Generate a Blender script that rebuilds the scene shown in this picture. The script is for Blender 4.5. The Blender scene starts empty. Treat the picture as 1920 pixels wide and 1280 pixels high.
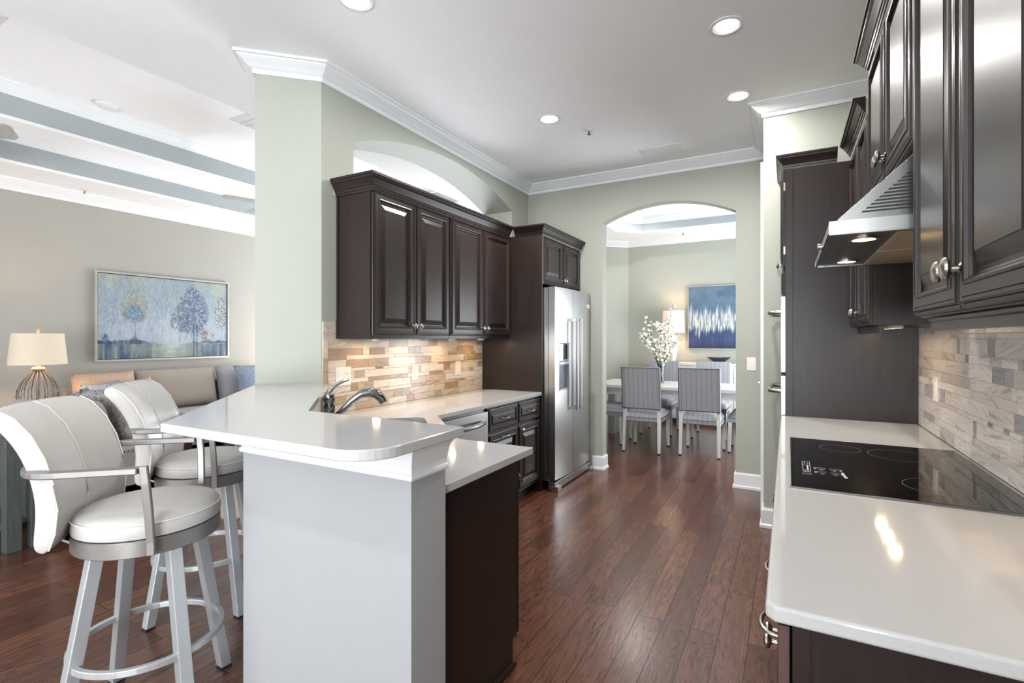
import bpy, bmesh, math, random
import numpy as np
from mathutils import Vector, Matrix
R = math.radians
random.seed(7)
C = bpy.context.scene.collection
sc = bpy.context.scene

# ------------------------------------------------------------------ camera, world, light, exposure
cam_d = bpy.data.cameras.new('camera'); cam = bpy.data.objects.new('camera', cam_d); C.objects.link(cam)
cam.location = (0, 0, 1.379); cam.rotation_euler = (R(90), 0, .5015)
cam_d.sensor_width = 36; cam_d.sensor_fit = 'HORIZONTAL'; cam_d.lens = 17.664; cam_d.shift_y = -7.24/1920
cam_d.clip_start = .02
sc.camera = cam
w = bpy.data.worlds.new('world'); sc.world = w; w.use_nodes = True
w.node_tree.nodes['Background'].inputs[0].default_value = (.62, .78, 1, 1)
w.node_tree.nodes['Background'].inputs[1].default_value = 1.2
sc.view_settings.view_transform = 'Standard'; sc.view_settings.look = 'None'
sc.view_settings.gamma = 1; sc.view_settings.use_curve_mapping = False
sc.view_settings.exposure = 0.1
sc.cycles.use_denoising = True
sc.cycles.max_bounces = 10; sc.cycles.diffuse_bounces = 5; sc.cycles.glossy_bounces = 4
sc.cycles.caustics_reflective = False; sc.cycles.caustics_refractive = False
sc.cycles.sample_clamp_indirect = 6

def area(name, loc, rot, sx, sy, power, col=(1, 1, 1)):
    l = bpy.data.lights.new(name, 'AREA'); l.shape = 'RECTANGLE'; l.size = sx; l.size_y = sy
    l.energy = power; l.color = col
    o = bpy.data.objects.new(name, l); C.objects.link(o); o.location = loc; o.rotation_euler = rot
    return o
DAY = (.90, .95, 1.0)
WARM = (1, .70, .42)
# daylight lamps before the windows, tilted up to brighten ceilings (see the windows further down)
area('daylight_back_kitchen', (-.75, -5.9, 1.0), (R(155), 0, 0), 2.3, 1.8, 290, DAY)
area('daylight_back_living', (-4.9, -5.9, 1.0), (R(150), 0, 0), 3.2, 1.8, 330, DAY)
area('fill_living_end', (-5.2, 7.2, 1.0), (R(145), 0, R(180)), 2.6, 1.6, 285, DAY)  # fill lamp added at an unseen end window
area('fill_nook', (.45, -2.9, 1.2), (R(108), 0, R(90)), 2.4, 1.8, 360, DAY)  # lamp added to fill the faces turned to the right wall
area('daylight_dining', (.40, 7.0, 1.2), (R(104), 0, R(90)), 2.0, 1.6, 115, DAY)

# ------------------------------------------------------------------ materials
def lin(c):
    return tuple(((v/255)/12.92 if v/255 <= .04045 else ((v/255+.055)/1.055)**2.4) for v in c)+(1,)
def nodes(name):
    m = bpy.data.materials.new(name); m.use_nodes = True
    return m, m.node_tree, m.node_tree.nodes['Principled BSDF']
def mat(name, col, rough=.5, metal=0, var=.06, vscale=8, bump=0, bscale=60, coat=0, stretch=(1, 1, 1), emis=None, estr=0, trans=0, alpha=1, sheen=0, ior=1.5, spec=.5):
    m, t, b = nodes(name)
    N, L = t.nodes, t.links
    tc = N.new('ShaderNodeTexCoord'); mp = N.new('ShaderNodeMapping'); mp.inputs['Scale'].default_value = stretch
    L.new(tc.outputs['Object'], mp.inputs[0])
    nz = N.new('ShaderNodeTexNoise'); nz.inputs['Scale'].default_value = vscale; nz.inputs['Detail'].default_value = 4
    L.new(mp.outputs[0], nz.inputs['Vector'])
    rp = N.new('ShaderNodeValToRGB')
    c = lin(col)
    rp.color_ramp.elements[0].position = .3; rp.color_ramp.elements[1].position = .7
    rp.color_ramp.elements[0].color = tuple(v*(1-var) for v in c[:3])+(1,)
    rp.color_ramp.elements[1].color = tuple(min(1, v*(1+var)) for v in c[:3])+(1,)
    L.new(nz.outputs['Fac'], rp.inputs[0]); L.new(rp.outputs[0], b.inputs['Base Color'])
    b.inputs['Roughness'].default_value = rough; b.inputs['Metallic'].default_value = metal
    b.inputs['Coat Weight'].default_value = coat; b.inputs['Coat Roughness'].default_value = .15
    b.inputs['Transmission Weight'].default_value = trans; b.inputs['IOR'].default_value = ior
    b.inputs['Sheen Weight'].default_value = sheen; b.inputs['Specular IOR Level'].default_value = spec
    if emis:
        b.inputs['Emission Color'].default_value = lin(emis); b.inputs['Emission Strength'].default_value = estr
    if bump:
        n2 = N.new('ShaderNodeTexNoise'); n2.inputs['Scale'].default_value = bscale; n2.inputs['Detail'].default_value = 3
        L.new(mp.outputs[0], n2.inputs['Vector'])
        bp = N.new('ShaderNodeBump'); bp.inputs['Strength'].default_value = bump; bp.inputs['Distance'].default_value = .004
        L.new(n2.outputs['Fac'], bp.inputs['Height']); L.new(bp.outputs[0], b.inputs['Normal'])
    return m
M = {}
M['ceiling'] = mat('ceiling_paint', (244, 245, 247), .8, var=.01)
M['wall'] = mat('sage_wall_paint', (171, 174, 163), .6, var=.015, vscale=3, bump=.05, bscale=150)
M['wall_living'] = mat('greige_wall_paint', (166, 163, 156), .6, var=.015, vscale=3, bump=.05, bscale=150)
M['riser'] = mat('tray_grey_paint', (168, 174, 176), .7, var=.015)
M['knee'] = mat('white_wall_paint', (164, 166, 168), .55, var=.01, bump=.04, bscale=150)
M['trim'] = mat('white_trim_paint', (232, 234, 236), .35, var=.01)
M['cab'] = mat('espresso_wood', (39, 29, 26), .33, var=.2, vscale=7, stretch=(9, 9, .4), spec=.38)
M['cab_raw'] = mat('espresso_edge', (84, 62, 58), .4, var=.2, vscale=9, stretch=(9, 9, .6))
M['black'] = mat('black_parts_and_gap_shade', (14, 13, 13), .6)  # near-black toe kicks, feet and backings; also paints shade in a groove
M['quartz'] = mat('white_quartz', (188, 188, 188), .07, var=.03, vscale=220, coat=.15)
M['steel'] = mat('brushed_steel', (176, 175, 173), .3, 1, var=.05, vscale=14, stretch=(1, 1, 40))
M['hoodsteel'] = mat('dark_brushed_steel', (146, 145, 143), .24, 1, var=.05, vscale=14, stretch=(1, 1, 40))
M['steel_dark'] = mat('dark_grey_steel', (110, 110, 112), .3, 1, var=.05)  # one even darker grey for bodies, edges and small fittings
M['nickel'] = mat('brushed_nickel', (172, 164, 155), .3, 1, var=.03)
M['chrome'] = mat('dark_chrome', (150, 150, 152), .07, 1, var=.02)
M['blackglass'] = mat('black_glass', (7, 7, 8), .04, var=.1)
M['filter'] = mat('hood_filter', (176, 158, 132), .45, .6, var=.05)
M['plate'] = mat('white_plastic', (236, 228, 222), .35, var=.01)
M['leather'] = mat('white_leather', (188, 185, 181), .42, var=.03, vscale=10, bump=.06, bscale=220)
M['piping'] = mat('white_piping', (226, 223, 220), .45, var=.01)
M['stoolmetal'] = mat('pewter_metal', (138, 135, 132), .42, .7, var=.05)
M['stoolleg'] = mat('silver_painted_metal', (196, 200, 203), .32, .55, var=.04)
M['sofa'] = mat('greige_woven_fabric', (134, 126, 119), .9, var=.12, vscale=180, bump=.25, bscale=260, sheen=.2)
M['sofacush'] = mat('taupe_fabric', (160, 149, 141), .9, var=.10, vscale=180, bump=.25, bscale=260, sheen=.2)
M['bluecush'] = mat('grey_blue_fabric', (164, 166, 172), .9, var=.10, vscale=160, bump=.25, bscale=260)
M['fur'] = mat('grey_streaked_fur', (136, 132, 129), .95, var=.55, vscale=22, stretch=(1, 5, 2.2), bump=.5, bscale=60)
M['peach'] = mat('blush_fabric', (186, 158, 138), .9, var=.12, vscale=60, bump=.2, bscale=160)
M['bluefur'] = mat('blue_grey_textured_fabric', (132, 144, 160), .9, var=.55, vscale=45, stretch=(1, 3, 1.5), bump=.4, bscale=80)
M['console'] = mat('grey_green_wood', (66, 72, 69), .5, var=.18, vscale=10, stretch=(6, 6, .6))
M['brownwood'] = mat('dark_brown_wood', (70, 50, 42), .4, var=.2, vscale=10, stretch=(6, 1, 6))
M['rug'] = mat('beige_loop_rug', (176, 164, 152), .95, var=.3, vscale=70, bump=.8, bscale=90)
M['shade'] = mat('linen_lamp_shade', (206, 196, 180), .8, var=.05, vscale=150, emis=(255, 206, 150), estr=.14)
M['shade2'] = mat('pink_lit_lamp_shade', (244, 222, 208), .8, var=.04, vscale=150, emis=(255, 205, 180), estr=.30)
M['wire'] = mat('bronze_wire', (112, 100, 92), .45, .5, var=.2)
M['finial'] = mat('wooden_finial', (150, 120, 92), .5, var=.15)
M['frame'] = mat('silver_picture_frame', (190, 186, 178), .35, .5, var=.08)
M['whitewood'] = mat('whitewashed_wood', (208, 208, 206), .45, var=.06, vscale=14, stretch=(1, 6, 6))
M['foot'] = mat('black_glide', (26, 25, 25), .6)
M['seatfab'] = None
M['nail'] = mat('dark_nailheads', (58, 53, 52), .35, .8)
M['bowl'] = mat('dark_blue_ceramic', (36, 42, 58), .25, var=.1)
M['glass'] = mat('clear_glass', (245, 248, 250), .02, var=0, trans=1, ior=1.45)
M['twig'] = mat('brown_twig', (74, 54, 42), .8, var=.2, vscale=40)
M['petal'] = mat('white_blossom', (244, 244, 238), .6, var=.03)
M['leaf'] = mat('soft_green_leaf', (112, 134, 78), .6, var=.2)
M['fan'] = mat('grey_fan_blade', (176, 175, 172), .45, .1, var=.08, stretch=(1, 8, 1))
M['fandark'] = mat('dark_fan_metal', (70, 68, 66), .4, .5)
M['vent'] = mat('white_vent_metal', (226, 228, 229), .4, var=.01)
M['ventdark'] = mat('vent_inside', (96, 98, 100), .7)
M['lampglow'] = mat('lit_lamp_lens', (255, 255, 255), .5, emis=(255, 250, 240), estr=9)
M['warmglow'] = mat('lit_warm_lens', (255, 240, 210), .5, emis=(255, 214, 150), estr=14)
M['striplight'] = mat('lit_warm_strip', (255, 240, 210), .5, emis=(255, 205, 140), estr=5)
M['sinkmat'] = mat('satin_sink_steel', (176, 180, 186), .3, .8, var=.04)
M['print'] = mat('pale_grey_print', (196, 198, 198), .5, var=.02)
M['ringprint'] = mat('dim_grey_print', (120, 122, 124), .5, var=.02)
M['grout'] = mat('pale_grout', (206, 200, 192), .8, var=.03)
M['rubber'] = mat('grey_console_plastic', (52, 54, 58), .5)

def floor_mat():
    m, t, b = nodes('walnut_stained_plank_floor'); N, L = t.nodes, t.links
    tc = N.new('ShaderNodeTexCoord'); mp = N.new('ShaderNodeMapping')
    mp.inputs['Rotation'].default_value = (0, 0, R(90)); mp.inputs['Location'].default_value = (0, .032, 0)
    L.new(tc.outputs['Object'], mp.inputs[0])
    br = N.new('ShaderNodeTexBrick'); br.offset = .37; br.offset_frequency = 2; br.squash = 1
    for k, v in (('Scale', 1), ('Mortar Size', .003), ('Mortar Smooth', .3), ('Bias', 0), ('Brick Width', 1.25), ('Row Height', .124)):
        br.inputs[k].default_value = v
    br.inputs['Color1'].default_value = (0, 0, 0, 1); br.inputs['Color2'].default_value = (1, 1, 1, 1); br.inputs['Mortar'].default_value = (.5, .5, .5, 1)
    L.new(mp.outputs[0], br.inputs['Vector'])
    # grain, shifted per plank
    mu = N.new('ShaderNodeMath'); mu.operation = 'MULTIPLY'; mu.inputs[1].default_value = 31
    L.new(br.outputs['Color'], mu.inputs[0])
    mg = N.new('ShaderNodeMapping'); mg.inputs['Scale'].default_value = (6.5, .75, 1); L.new(tc.outputs['Object'], mg.inputs[0])
    n1 = N.new('ShaderNodeTexNoise'); n1.noise_dimensions = '4D'; n1.inputs['Scale'].default_value = 1.6; n1.inputs['Detail'].default_value = 2; n1.inputs['Distortion'].default_value = .5
    L.new(mg.outputs[0], n1.inputs['Vector']); L.new(mu.outputs[0], n1.inputs['W'])
    rings = N.new('ShaderNodeMath'); rings.operation = 'MULTIPLY'; rings.inputs[1].default_value = 120; L.new(n1.outputs['Fac'], rings.inputs[0])
    sn = N.new('ShaderNodeMath'); sn.operation = 'SINE'; L.new(rings.outputs[0], sn.inputs[0])
    n2 = N.new('ShaderNodeTexNoise'); n2.noise_dimensions = '4D'; n2.inputs['Scale'].default_value = 9; n2.inputs['Detail'].default_value = 6; n2.inputs['Roughness'].default_value = .62
    L.new(mg.outputs[0], n2.inputs['Vector']); L.new(mu.outputs[0], n2.inputs['W'])
    mr = N.new('ShaderNodeMapRange'); mr.interpolation_type = 'SMOOTHSTEP'; mr.inputs['From Min'].default_value = .3; mr.inputs['From Max'].default_value = 1; mr.inputs['To Min'].default_value = 0; mr.inputs['To Max'].default_value = -.17
    L.new(sn.outputs[0], mr.inputs['Value'])
    ad = N.new('ShaderNodeMath'); ad.operation = 'MULTIPLY_ADD'; ad.inputs[1].default_value = .75
    L.new(n2.outputs['Fac'], ad.inputs[0]); L.new(mr.outputs['Result'], ad.inputs[2])
    rp = N.new('ShaderNodeValToRGB'); e = rp.color_ramp.elements
    e[0].position = .02; e[0].color = lin((52, 33, 27)); e[1].position = .60; e[1].color = lin((122, 82, 62))
    x = e.new(.30); x.color = lin((94, 60, 46)); L.new(ad.outputs[0], rp.inputs[0])
    tr = N.new('ShaderNodeValToRGB'); e = tr.color_ramp.elements
    e[0].color = (.62, .56, .57, 1); e[1].color = (1.12, 1.1, 1.08, 1); L.new(br.outputs['Color'], tr.inputs[0])
    mx = N.new('ShaderNodeMix'); mx.data_type = 'RGBA'; mx.blend_type = 'MULTIPLY'; mx.inputs['Factor'].default_value = 1
    L.new(rp.outputs[0], mx.inputs['A']); L.new(tr.outputs[0], mx.inputs['B'])
    m2 = N.new('ShaderNodeMix'); m2.data_type = 'RGBA'; m2.inputs['B'].default_value = lin((44, 26, 22))
    seam = N.new('ShaderNodeMath'); seam.operation = 'MULTIPLY'; seam.inputs[1].default_value = .9; L.new(br.outputs['Fac'], seam.inputs[0])
    L.new(seam.outputs[0], m2.inputs['Factor']); L.new(mx.outputs['Result'], m2.inputs['A']); L.new(m2.outputs['Result'], b.inputs['Base Color'])
    b.inputs['Roughness'].default_value = .22; b.inputs['Coat Weight'].default_value = .1; b.inputs['Coat Roughness'].default_value = .2
    sb = N.new('ShaderNodeMath'); sb.operation = 'SUBTRACT'; L.new(ad.outputs[0], sb.inputs[0]); L.new(br.outputs['Fac'], sb.inputs[1])
    bp = N.new('ShaderNodeBump'); bp.inputs['Strength'].default_value = .22; bp.inputs['Distance'].default_value = .003
    L.new(sb.outputs[0], bp.inputs['Height']); L.new(bp.outputs[0], b.inputs['Normal'])
    return m
M['floor'] = floor_mat()

def tile_mat(name, cols, vein):
    m, t, b = nodes(name); N, L = t.nodes, t.links
    at = N.new('ShaderNodeAttribute'); at.attribute_name = 'tint'
    rp = N.new('ShaderNodeValToRGB'); rp.color_ramp.interpolation = 'LINEAR'; e = rp.color_ramp.elements
    for i, c in enumerate(cols):
        x = e[i] if i < 2 else e.new(i/(len(cols)-1))
        x.position = i/(len(cols)-1); x.color = lin(c)
    L.new(at.outputs['Fac'], rp.inputs[0])
    tc = N.new('ShaderNodeTexCoord')
    mu = N.new('ShaderNodeMath'); mu.operation = 'MULTIPLY'; mu.inputs[1].default_value = 47; L.new(at.outputs['Fac'], mu.inputs[0])
    rot = N.new('ShaderNodeVectorRotate'); rot.rotation_type = 'X_AXIS'
    an = N.new('ShaderNodeMath'); an.operation = 'SINE'; L.new(mu.outputs[0], an.inputs[0])
    a2 = N.new('ShaderNodeMath'); a2.operation = 'MULTIPLY'; a2.inputs[1].default_value = .28; L.new(an.outputs[0], a2.inputs[0])
    L.new(tc.outputs['Object'], rot.inputs['Vector']); L.new(a2.outputs[0], rot.inputs['Angle'])
    mp = N.new('ShaderNodeMapping'); mp.inputs['Scale'].default_value = (1, 1.6, 20); L.new(rot.outputs[0], mp.inputs[0])
    nz = N.new('ShaderNodeTexNoise'); nz.noise_dimensions = '4D'; nz.inputs['Scale'].default_value = 1.5; nz.inputs['Detail'].default_value = 4; nz.inputs['Distortion'].default_value = .25
    L.new(mp.outputs[0], nz.inputs['Vector']); L.new(mu.outputs[0], nz.inputs['W'])
    r2 = N.new('ShaderNodeValToRGB'); e = r2.color_ramp.elements
    v = Vector(vein)
    e[0].position = .30; e[0].color = tuple(v*.9+Vector((.06, .06, .06)))+(1,); e[1].position = .70; e[1].color = (1.02, 1.02, 1.02, 1)
    for ps, cc in ((.38, v*.35+Vector((.62, .62, .62))), (.46, Vector((1, 1, 1))), (.505, Vector((.97, .96, .96))), (.525, v*.55+Vector((.38, .38, .38))), (.545, Vector((.96, .96, .96))), (.6, v*.2+Vector((.79, .79, .79)))):
        x = e.new(ps); x.color = tuple(cc)+(1,)
    L.new(nz.outputs['Fac'], r2.inputs[0])
    mx = N.new('ShaderNodeMix'); mx.data_type = 'RGBA'; mx.blend_type = 'MULTIPLY'; mx.inputs['Factor'].default_value = 1
    L.new(rp.outputs[0], mx.inputs['A']); L.new(r2.outputs[0], mx.inputs['B']); L.new(mx.outputs['Result'], b.inputs['Base Color'])
    b.inputs['Roughness'].default_value = .22
    return m
M['tile_l'] = tile_mat('warm_marble_mosaic', [(150, 138, 128), (196, 178, 160), (214, 200, 184), (220, 208, 194), (222, 212, 200), (206, 188, 166), (190, 168, 142), (164, 134, 104), (168, 158, 150)], (.55, .47, .42))
M['tile_r'] = tile_mat('grey_marble_mosaic', [(158, 156, 156), (204, 200, 196), (222, 216, 210), (226, 220, 214), (228, 222, 218), (220, 212, 204), (212, 204, 198), (198, 192, 188), (160, 158, 160)], (.55, .54, .54))

def paint_mat(name):
    m, t, b = nodes(name)
    at = t.nodes.new('ShaderNodeVertexColor'); at.layer_name = 'paint'
    nz = t.nodes.new('ShaderNodeTexNoise'); nz.inputs['Scale'].default_value = 90
    bp = t.nodes.new('ShaderNodeBump'); bp.inputs['Strength'].default_value = .25; bp.inputs['Distance'].default_value = .003
    t.links.new(nz.outputs['Fac'], bp.inputs['Height']); t.links.new(bp.outputs[0], b.inputs['Normal'])
    t.links.new(at.outputs[0], b.inputs['Base Color']); b.inputs['Roughness'].default_value = .55
    return m
M['canvas'] = paint_mat('painted_canvas')

def stripe_mat():
    m, t, b = nodes('grey_striped_linen'); N, L = t.nodes, t.links
    tc = N.new('ShaderNodeTexCoord'); sp = N.new('ShaderNodeSeparateXYZ'); L.new(tc.outputs['Object'], sp.inputs[0])
    a = N.new('ShaderNodeMath'); a.operation = 'MULTIPLY_ADD'; a.inputs[1].default_value = 1/.056; a.inputs[2].default_value = 100.5; L.new(sp.outputs['X'], a.inputs[0])
    f = N.new('ShaderNodeMath'); f.operation = 'FRACT'; L.new(a.outputs[0], f.inputs[0])
    rp = N.new('ShaderNodeValToRGB'); rp.color_ramp.interpolation = 'CONSTANT'; e = rp.color_ramp.elements
    e[0].color = lin((104, 106, 116)); e[1].position = .07; e[1].color = lin((158, 158, 164)); L.new(f.outputs[0], rp.inputs[0])
    nz = N.new('ShaderNodeTexNoise'); nz.inputs['Scale'].default_value = 160; L.new(tc.outputs['Object'], nz.inputs['Vector'])
    r2 = N.new('ShaderNodeValToRGB'); r2.color_ramp.elements[0].color = (.78, .78, .78, 1); r2.color_ramp.elements[1].color = (1.1, 1.1, 1.1, 1); L.new(nz.outputs['Fac'], r2.inputs[0])
    mx = N.new('ShaderNodeMix'); mx.data_type = 'RGBA'; mx.blend_type = 'MULTIPLY'; mx.inputs['Factor'].default_value = 1
    L.new(rp.outputs[0], mx.inputs['A']); L.new(r2.outputs[0], mx.inputs['B']); L.new(mx.outputs['Result'], b.inputs['Base Color'])
    b.inputs['Roughness'].default_value = .9
    return m
M['seatfab'] = stripe_mat()
M['vent_screen'] = mat('grille_dark', (30, 32, 34), .5)

# ------------------------------------------------------------------ mesh helpers
X, Y, Z = Vector((1, 0, 0)), Vector((0, 1, 0)), Vector((0, 0, 1))
class MB:
    def __init__(s): s.bm = bmesh.new(); s.mi = 0; s.tl = None
    def face(s, vs):
        try:
            f = s.bm.faces.new(vs); f.material_index = s.mi; return f
        except ValueError: return None
    def v(s, p): return s.bm.verts.new(p)
    def box(s, a, b):
        x0, x1 = sorted((a[0], b[0])); y0, y1 = sorted((a[1], b[1])); z0, z1 = sorted((a[2], b[2]))
        v = [s.v(p) for p in ((x0, y0, z0), (x1, y0, z0), (x1, y1, z0), (x0, y1, z0), (x0, y0, z1), (x1, y0, z1), (x1, y1, z1), (x0, y1, z1))]
        return [s.face([v[i] for i in q]) for q in ((3, 2, 1, 0), (4, 5, 6, 7), (0, 1, 5, 4), (1, 2, 6, 5), (2, 3, 7, 6), (3, 0, 4, 7))]
    def hexa(s, lo, hi):            # two quads of points
        v = [s.v(p) for p in list(lo)+list(hi)]
        for q in ((3, 2, 1, 0), (4, 5, 6, 7), (0, 1, 5, 4), (1, 2, 6, 5), (2, 3, 7, 6), (3, 0, 4, 7)): s.face([v[i] for i in q])
    def bar(s, p, q, w, h, up=Z):   # square bar between two points
        p, q = Vector(p), Vector(q); d = (q-p).normalized(); a = d.cross(up)
        if a.length < 1e-4: a = d.cross(X)
        a.normalize(); b = a.cross(d)
        f = lambda c: [c+a*w/2+b*h/2, c-a*w/2+b*h/2, c-a*w/2-b*h/2, c+a*w/2-b*h/2]
        s.hexa(f(p), f(q))
    def lathe(s, prof, o=(0, 0, 0), axis=Z, n=24, closed=False, sx=1):
        o = Vector(o); axis = Vector(axis); a = axis.orthogonal().normalized(); b = axis.cross(a)
        if abs(axis.z) < .5: a = Z.copy(); b = axis.cross(a)
        rings = []
        for r, h in prof:
            if r < 1e-5: rings.append([s.v(o+axis*h)])
            else: rings.append([s.v(o+axis*h+(a*math.cos(i*2*math.pi/n)+b*math.sin(i*2*math.pi/n)*sx)*r) for i in range(n)])
        pairs = list(zip(rings, rings[1:]))
        if closed: pairs.append((rings[-1], rings[0]))
        for r0, r1 in pairs:
            for i in range(n):
                j = (i+1) % n
                if len(r0) == 1 and len(r1) == 1: continue
                if len(r0) == 1: s.face((r0[0], r1[i], r1[j]))
                elif len(r1) == 1: s.face((r0[i], r0[j], r1[0]))
                else: s.face((r0[i], r0[j], r1[j], r1[i]))
        if not closed:
            if len(rings[0]) > 1: s.face(rings[0][::-1])
            if len(rings[-1]) > 1: s.face(rings[-1])
    def tube(s, pts, r, n=8, w=None, closed=False, up=Z):      # round tube; with w a flat bar of w x r*2 along up
        pts = [Vector(p) for p in pts]; rings = []
        m = len(pts)
        rr = r if hasattr(r, '__len__') else [r]*m
        prev = None
        for i, p in enumerate(pts):
            if closed: d = pts[(i+1) % m]-pts[i-1]
            else: d = pts[min(i+1, m-1)]-pts[max(i-1, 0)]
            d.normalize()
            a = d.cross(up)
            if a.length < .15: a = (prev if prev else d.cross(X))
            a = (a-d*a.dot(d)).normalized(); b = a.cross(d)
            if prev and a.dot(prev) < 0 and not w: pass
            prev = a
            if w:
                rings.append([s.v(p+a*w/2*x+b*rr[i]*y) for x, y in ((1, 1), (-1, 1), (-1, -1), (1, -1))])
            else: rings.append([s.v(p+(a*math.cos(k*2*math.pi/n)+b*math.sin(k*2*math.pi/n))*rr[i]) for k in range(n)])
        k = len(rings[0])
        pr = list(zip(rings, rings[1:]))
        if closed: pr.append((rings[-1], rings[0]))
        for r0, r1 in pr:
            for i in range(k): s.face((r0[i], r0[(i+1) % k], r1[(i+1) % k], r1[i]))
        if not closed: s.face(rings[0][::-1]); s.face(rings[-1])
    def prism(s, outer, c0, c1, f=lambda a, b, c: (a, b, c), holes=()):
        def cap(c):
            es = []; loops = []
            for lp in [outer]+list(holes):
                vs = [s.v(f(a, b, c)) for a, b in lp]
                loops.append(vs)
                es += [s.bm.edges.new((vs[i], vs[(i+1) % len(vs)])) for i in range(len(vs))]
            if not holes:
                s.face(loops[0])
            else:
                r = bmesh.ops.triangle_fill(s.bm, use_beauty=True, use_dissolve=False, edges=es)
                for g in r['geom']:
                    if isinstance(g, bmesh.types.BMFace): g.material_index = s.mi
            return loops
        l0 = cap(c0); l1 = cap(c1)
        for a, b in zip(l0, l1):
            n = len(a)
            for i in range(n): s.face((a[i], a[(i+1) % n], b[(i+1) % n], b[i]))
    def sweep(s, path, prof, closed=False):     # profile (out, z) kept on the right hand of the path
        path = [Vector((p[0], p[1])) for p in path]; n = len(path); rings = []
        for i in range(n):
            def nr(a, b):
                d = (b-a).normalized(); return Vector((d.y, -d.x))
            if closed: n0, n1 = nr(path[i-1], path[i]), nr(path[i], path[(i+1) % n])
            else:
                n0 = nr(path[max(i-1, 0)], path[max(i-1, 0)+1]); n1 = nr(path[min(i, n-2)], path[min(i, n-2)+1])
            m = (n0+n1)/(1+n0.dot(n1))
            rings.append([s.v((path[i].x+m.x*o, path[i].y+m.y*o, z)) for o, z in prof])
        k = len(prof); pr = list(zip(rings, rings[1:]))
        if closed: pr.append((rings[-1], rings[0]))
        for r0, r1 in pr:
            for i in range(k): s.face((r0[i], r0[(i+1) % k], r1[(i+1) % k], r1[i]))
        if not closed: s.face(rings[0]); s.face(rings[-1][::-1])
    def rings(s, o, U, V, w, h, prof):          # framed panel made of inset rectangles
        o = Vector(o); N = U.cross(V); last = None; first = None
        for ins, d in prof:
            vs = [s.v(o+U*a+V*b+N*d) for a, b in ((ins, ins), (w-ins, ins), (w-ins, h-ins), (ins, h-ins))]
            if last:
                for i in range(4): s.face((last[i], last[(i+1) % 4], vs[(i+1) % 4], vs[i]))
            else: first = vs
            last = vs
        s.face(last); s.face(first[::-1])
    def pillow(s, c, U, V, w, h, t, n=12, pinch=.05, p=2.6):
        c = Vector(c); N = U.cross(V).normalized(); g = {}
        for sd in (1, -1):
            for i in range(n+1):
                for j in range(n+1):
                    a, b = i/n*2-1, j/n*2-1
                    edge = i in (0, n) or j in (0, n)
                    if edge and sd == -1: g[sd, i, j] = g[1, i, j]; continue
                    q = (max(0, 1-abs(a)**p)*max(0, 1-abs(b)**p))**.55
                    k = 1-pinch*(1-b*b) if True else 1
                    k2 = 1-pinch*(1-a*a)
                    g[sd, i, j] = s.v(c+U*(a*w/2*k)+V*(b*h/2*k2)+N*(sd*t/2*q))
            for i in range(n):
                for j in range(n):
                    q = [g[sd, i, j], g[sd, i+1, j], g[sd, i+1, j+1], g[sd, i, j+1]]
                    s.face(q if sd == 1 else q[::-1])
    def ball(s, c, r, sub=1, sc_=(1, 1, 1)):
        bmesh.ops.create_icosphere(s.bm, subdivisions=sub, radius=r, matrix=Matrix.Translation(c) @ Matrix.Diagonal((*sc_, 1)))
def off_of(p):
    o = Vector((0, 0, 0))
    while p: o = o+p.location; p = p.parent
    return o
def obj(name, mb, m, parent=None, smooth=False, bevel=0, seg=2, sub=0, keep=False, loc=None):
    bm = mb.bm
    bmesh.ops.remove_doubles(bm, verts=bm.verts, dist=1e-6) if not keep else None
    bmesh.ops.recalc_face_normals(bm, faces=bm.faces)
    o0 = off_of(parent) if parent else (Vector(loc) if loc else Vector((0, 0, 0)))
    if o0.length: bmesh.ops.translate(bm, verts=bm.verts, vec=-o0)
    me = bpy.data.meshes.new(name); bm.to_mesh(me); bm.free()
    for q in (m if isinstance(m, (list, tuple)) else [m]): me.materials.append(q)
    if smooth:
        for p in me.polygons: p.use_smooth = True
        if smooth != 'all':
            try: me.set_sharp_from_angle(angle=R(38))
            except Exception: pass
    o = bpy.data.objects.new(name, me); C.objects.link(o)
    if parent: o.parent = parent
    elif loc: o.location = loc
    if bevel:
        b = o.modifiers.new('bevel', 'BEVEL'); b.width = bevel; b.segments = seg; b.limit_method = 'ANGLE'; b.angle_limit = R(40)
        b.harden_normals = False
    if sub:
        q = o.modifiers.new('subsurf', 'SUBSURF'); q.levels = sub; q.render_levels = sub
    return o
def tag(o, label, cat, group=None, kind=None):
    o['label'] = label
    if cat: o['category'] = cat
    if group: o['group'] = group
    if kind: o['kind'] = kind
    return o
def thing(name, label, cat, loc=(0, 0, 0), group=None):
    o = bpy.data.objects.new(name, None); o.empty_display_size = .1; C.objects.link(o); o.location = loc
    return tag(o, label, cat, group)
def struct(name, mb, m, label, cat, **k):
    return tag(obj(name, mb, m, **k), label, cat, kind='structure')
def copy_tree(o, parent=None):
    c = o.copy(); C.objects.link(c); c.parent = parent
    for ch in list(o.children): copy_tree(ch, c)
    return c
def bx(a, b): m = MB(); m.box(a, b); return m
fX = lambda a, b, c: (c, a, b)      # outline in Y,Z extruded along X
fY = lambda a, b, c: (a, c, b)      # outline in X,Z extruded along Y
def arc(a0, z0, a1, z1, rise, n=20):
    ch = a1-a0; zm = max(z0, z1); out = []
    r = (ch*ch/4+rise*rise)/(2*rise); cz = rise-r
    for i in range(n+1):
        a = a0+ch*i/n; d = a-(a0+a1)/2
        out.append((a, z0+(z1-z0)*i/n+cz+math.sqrt(r*r-d*d)))
    return out

# ------------------------------------------------------------------ the setting
CZ = 3.075
XL, YF, XR = -2.565, 5.054, .655
struct('floor', bx((-7.6, -6.5, -.1), (.9, 9.2, 0)), M['floor'], 'dark reddish brown hardwood plank floor', 'floor')
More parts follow.
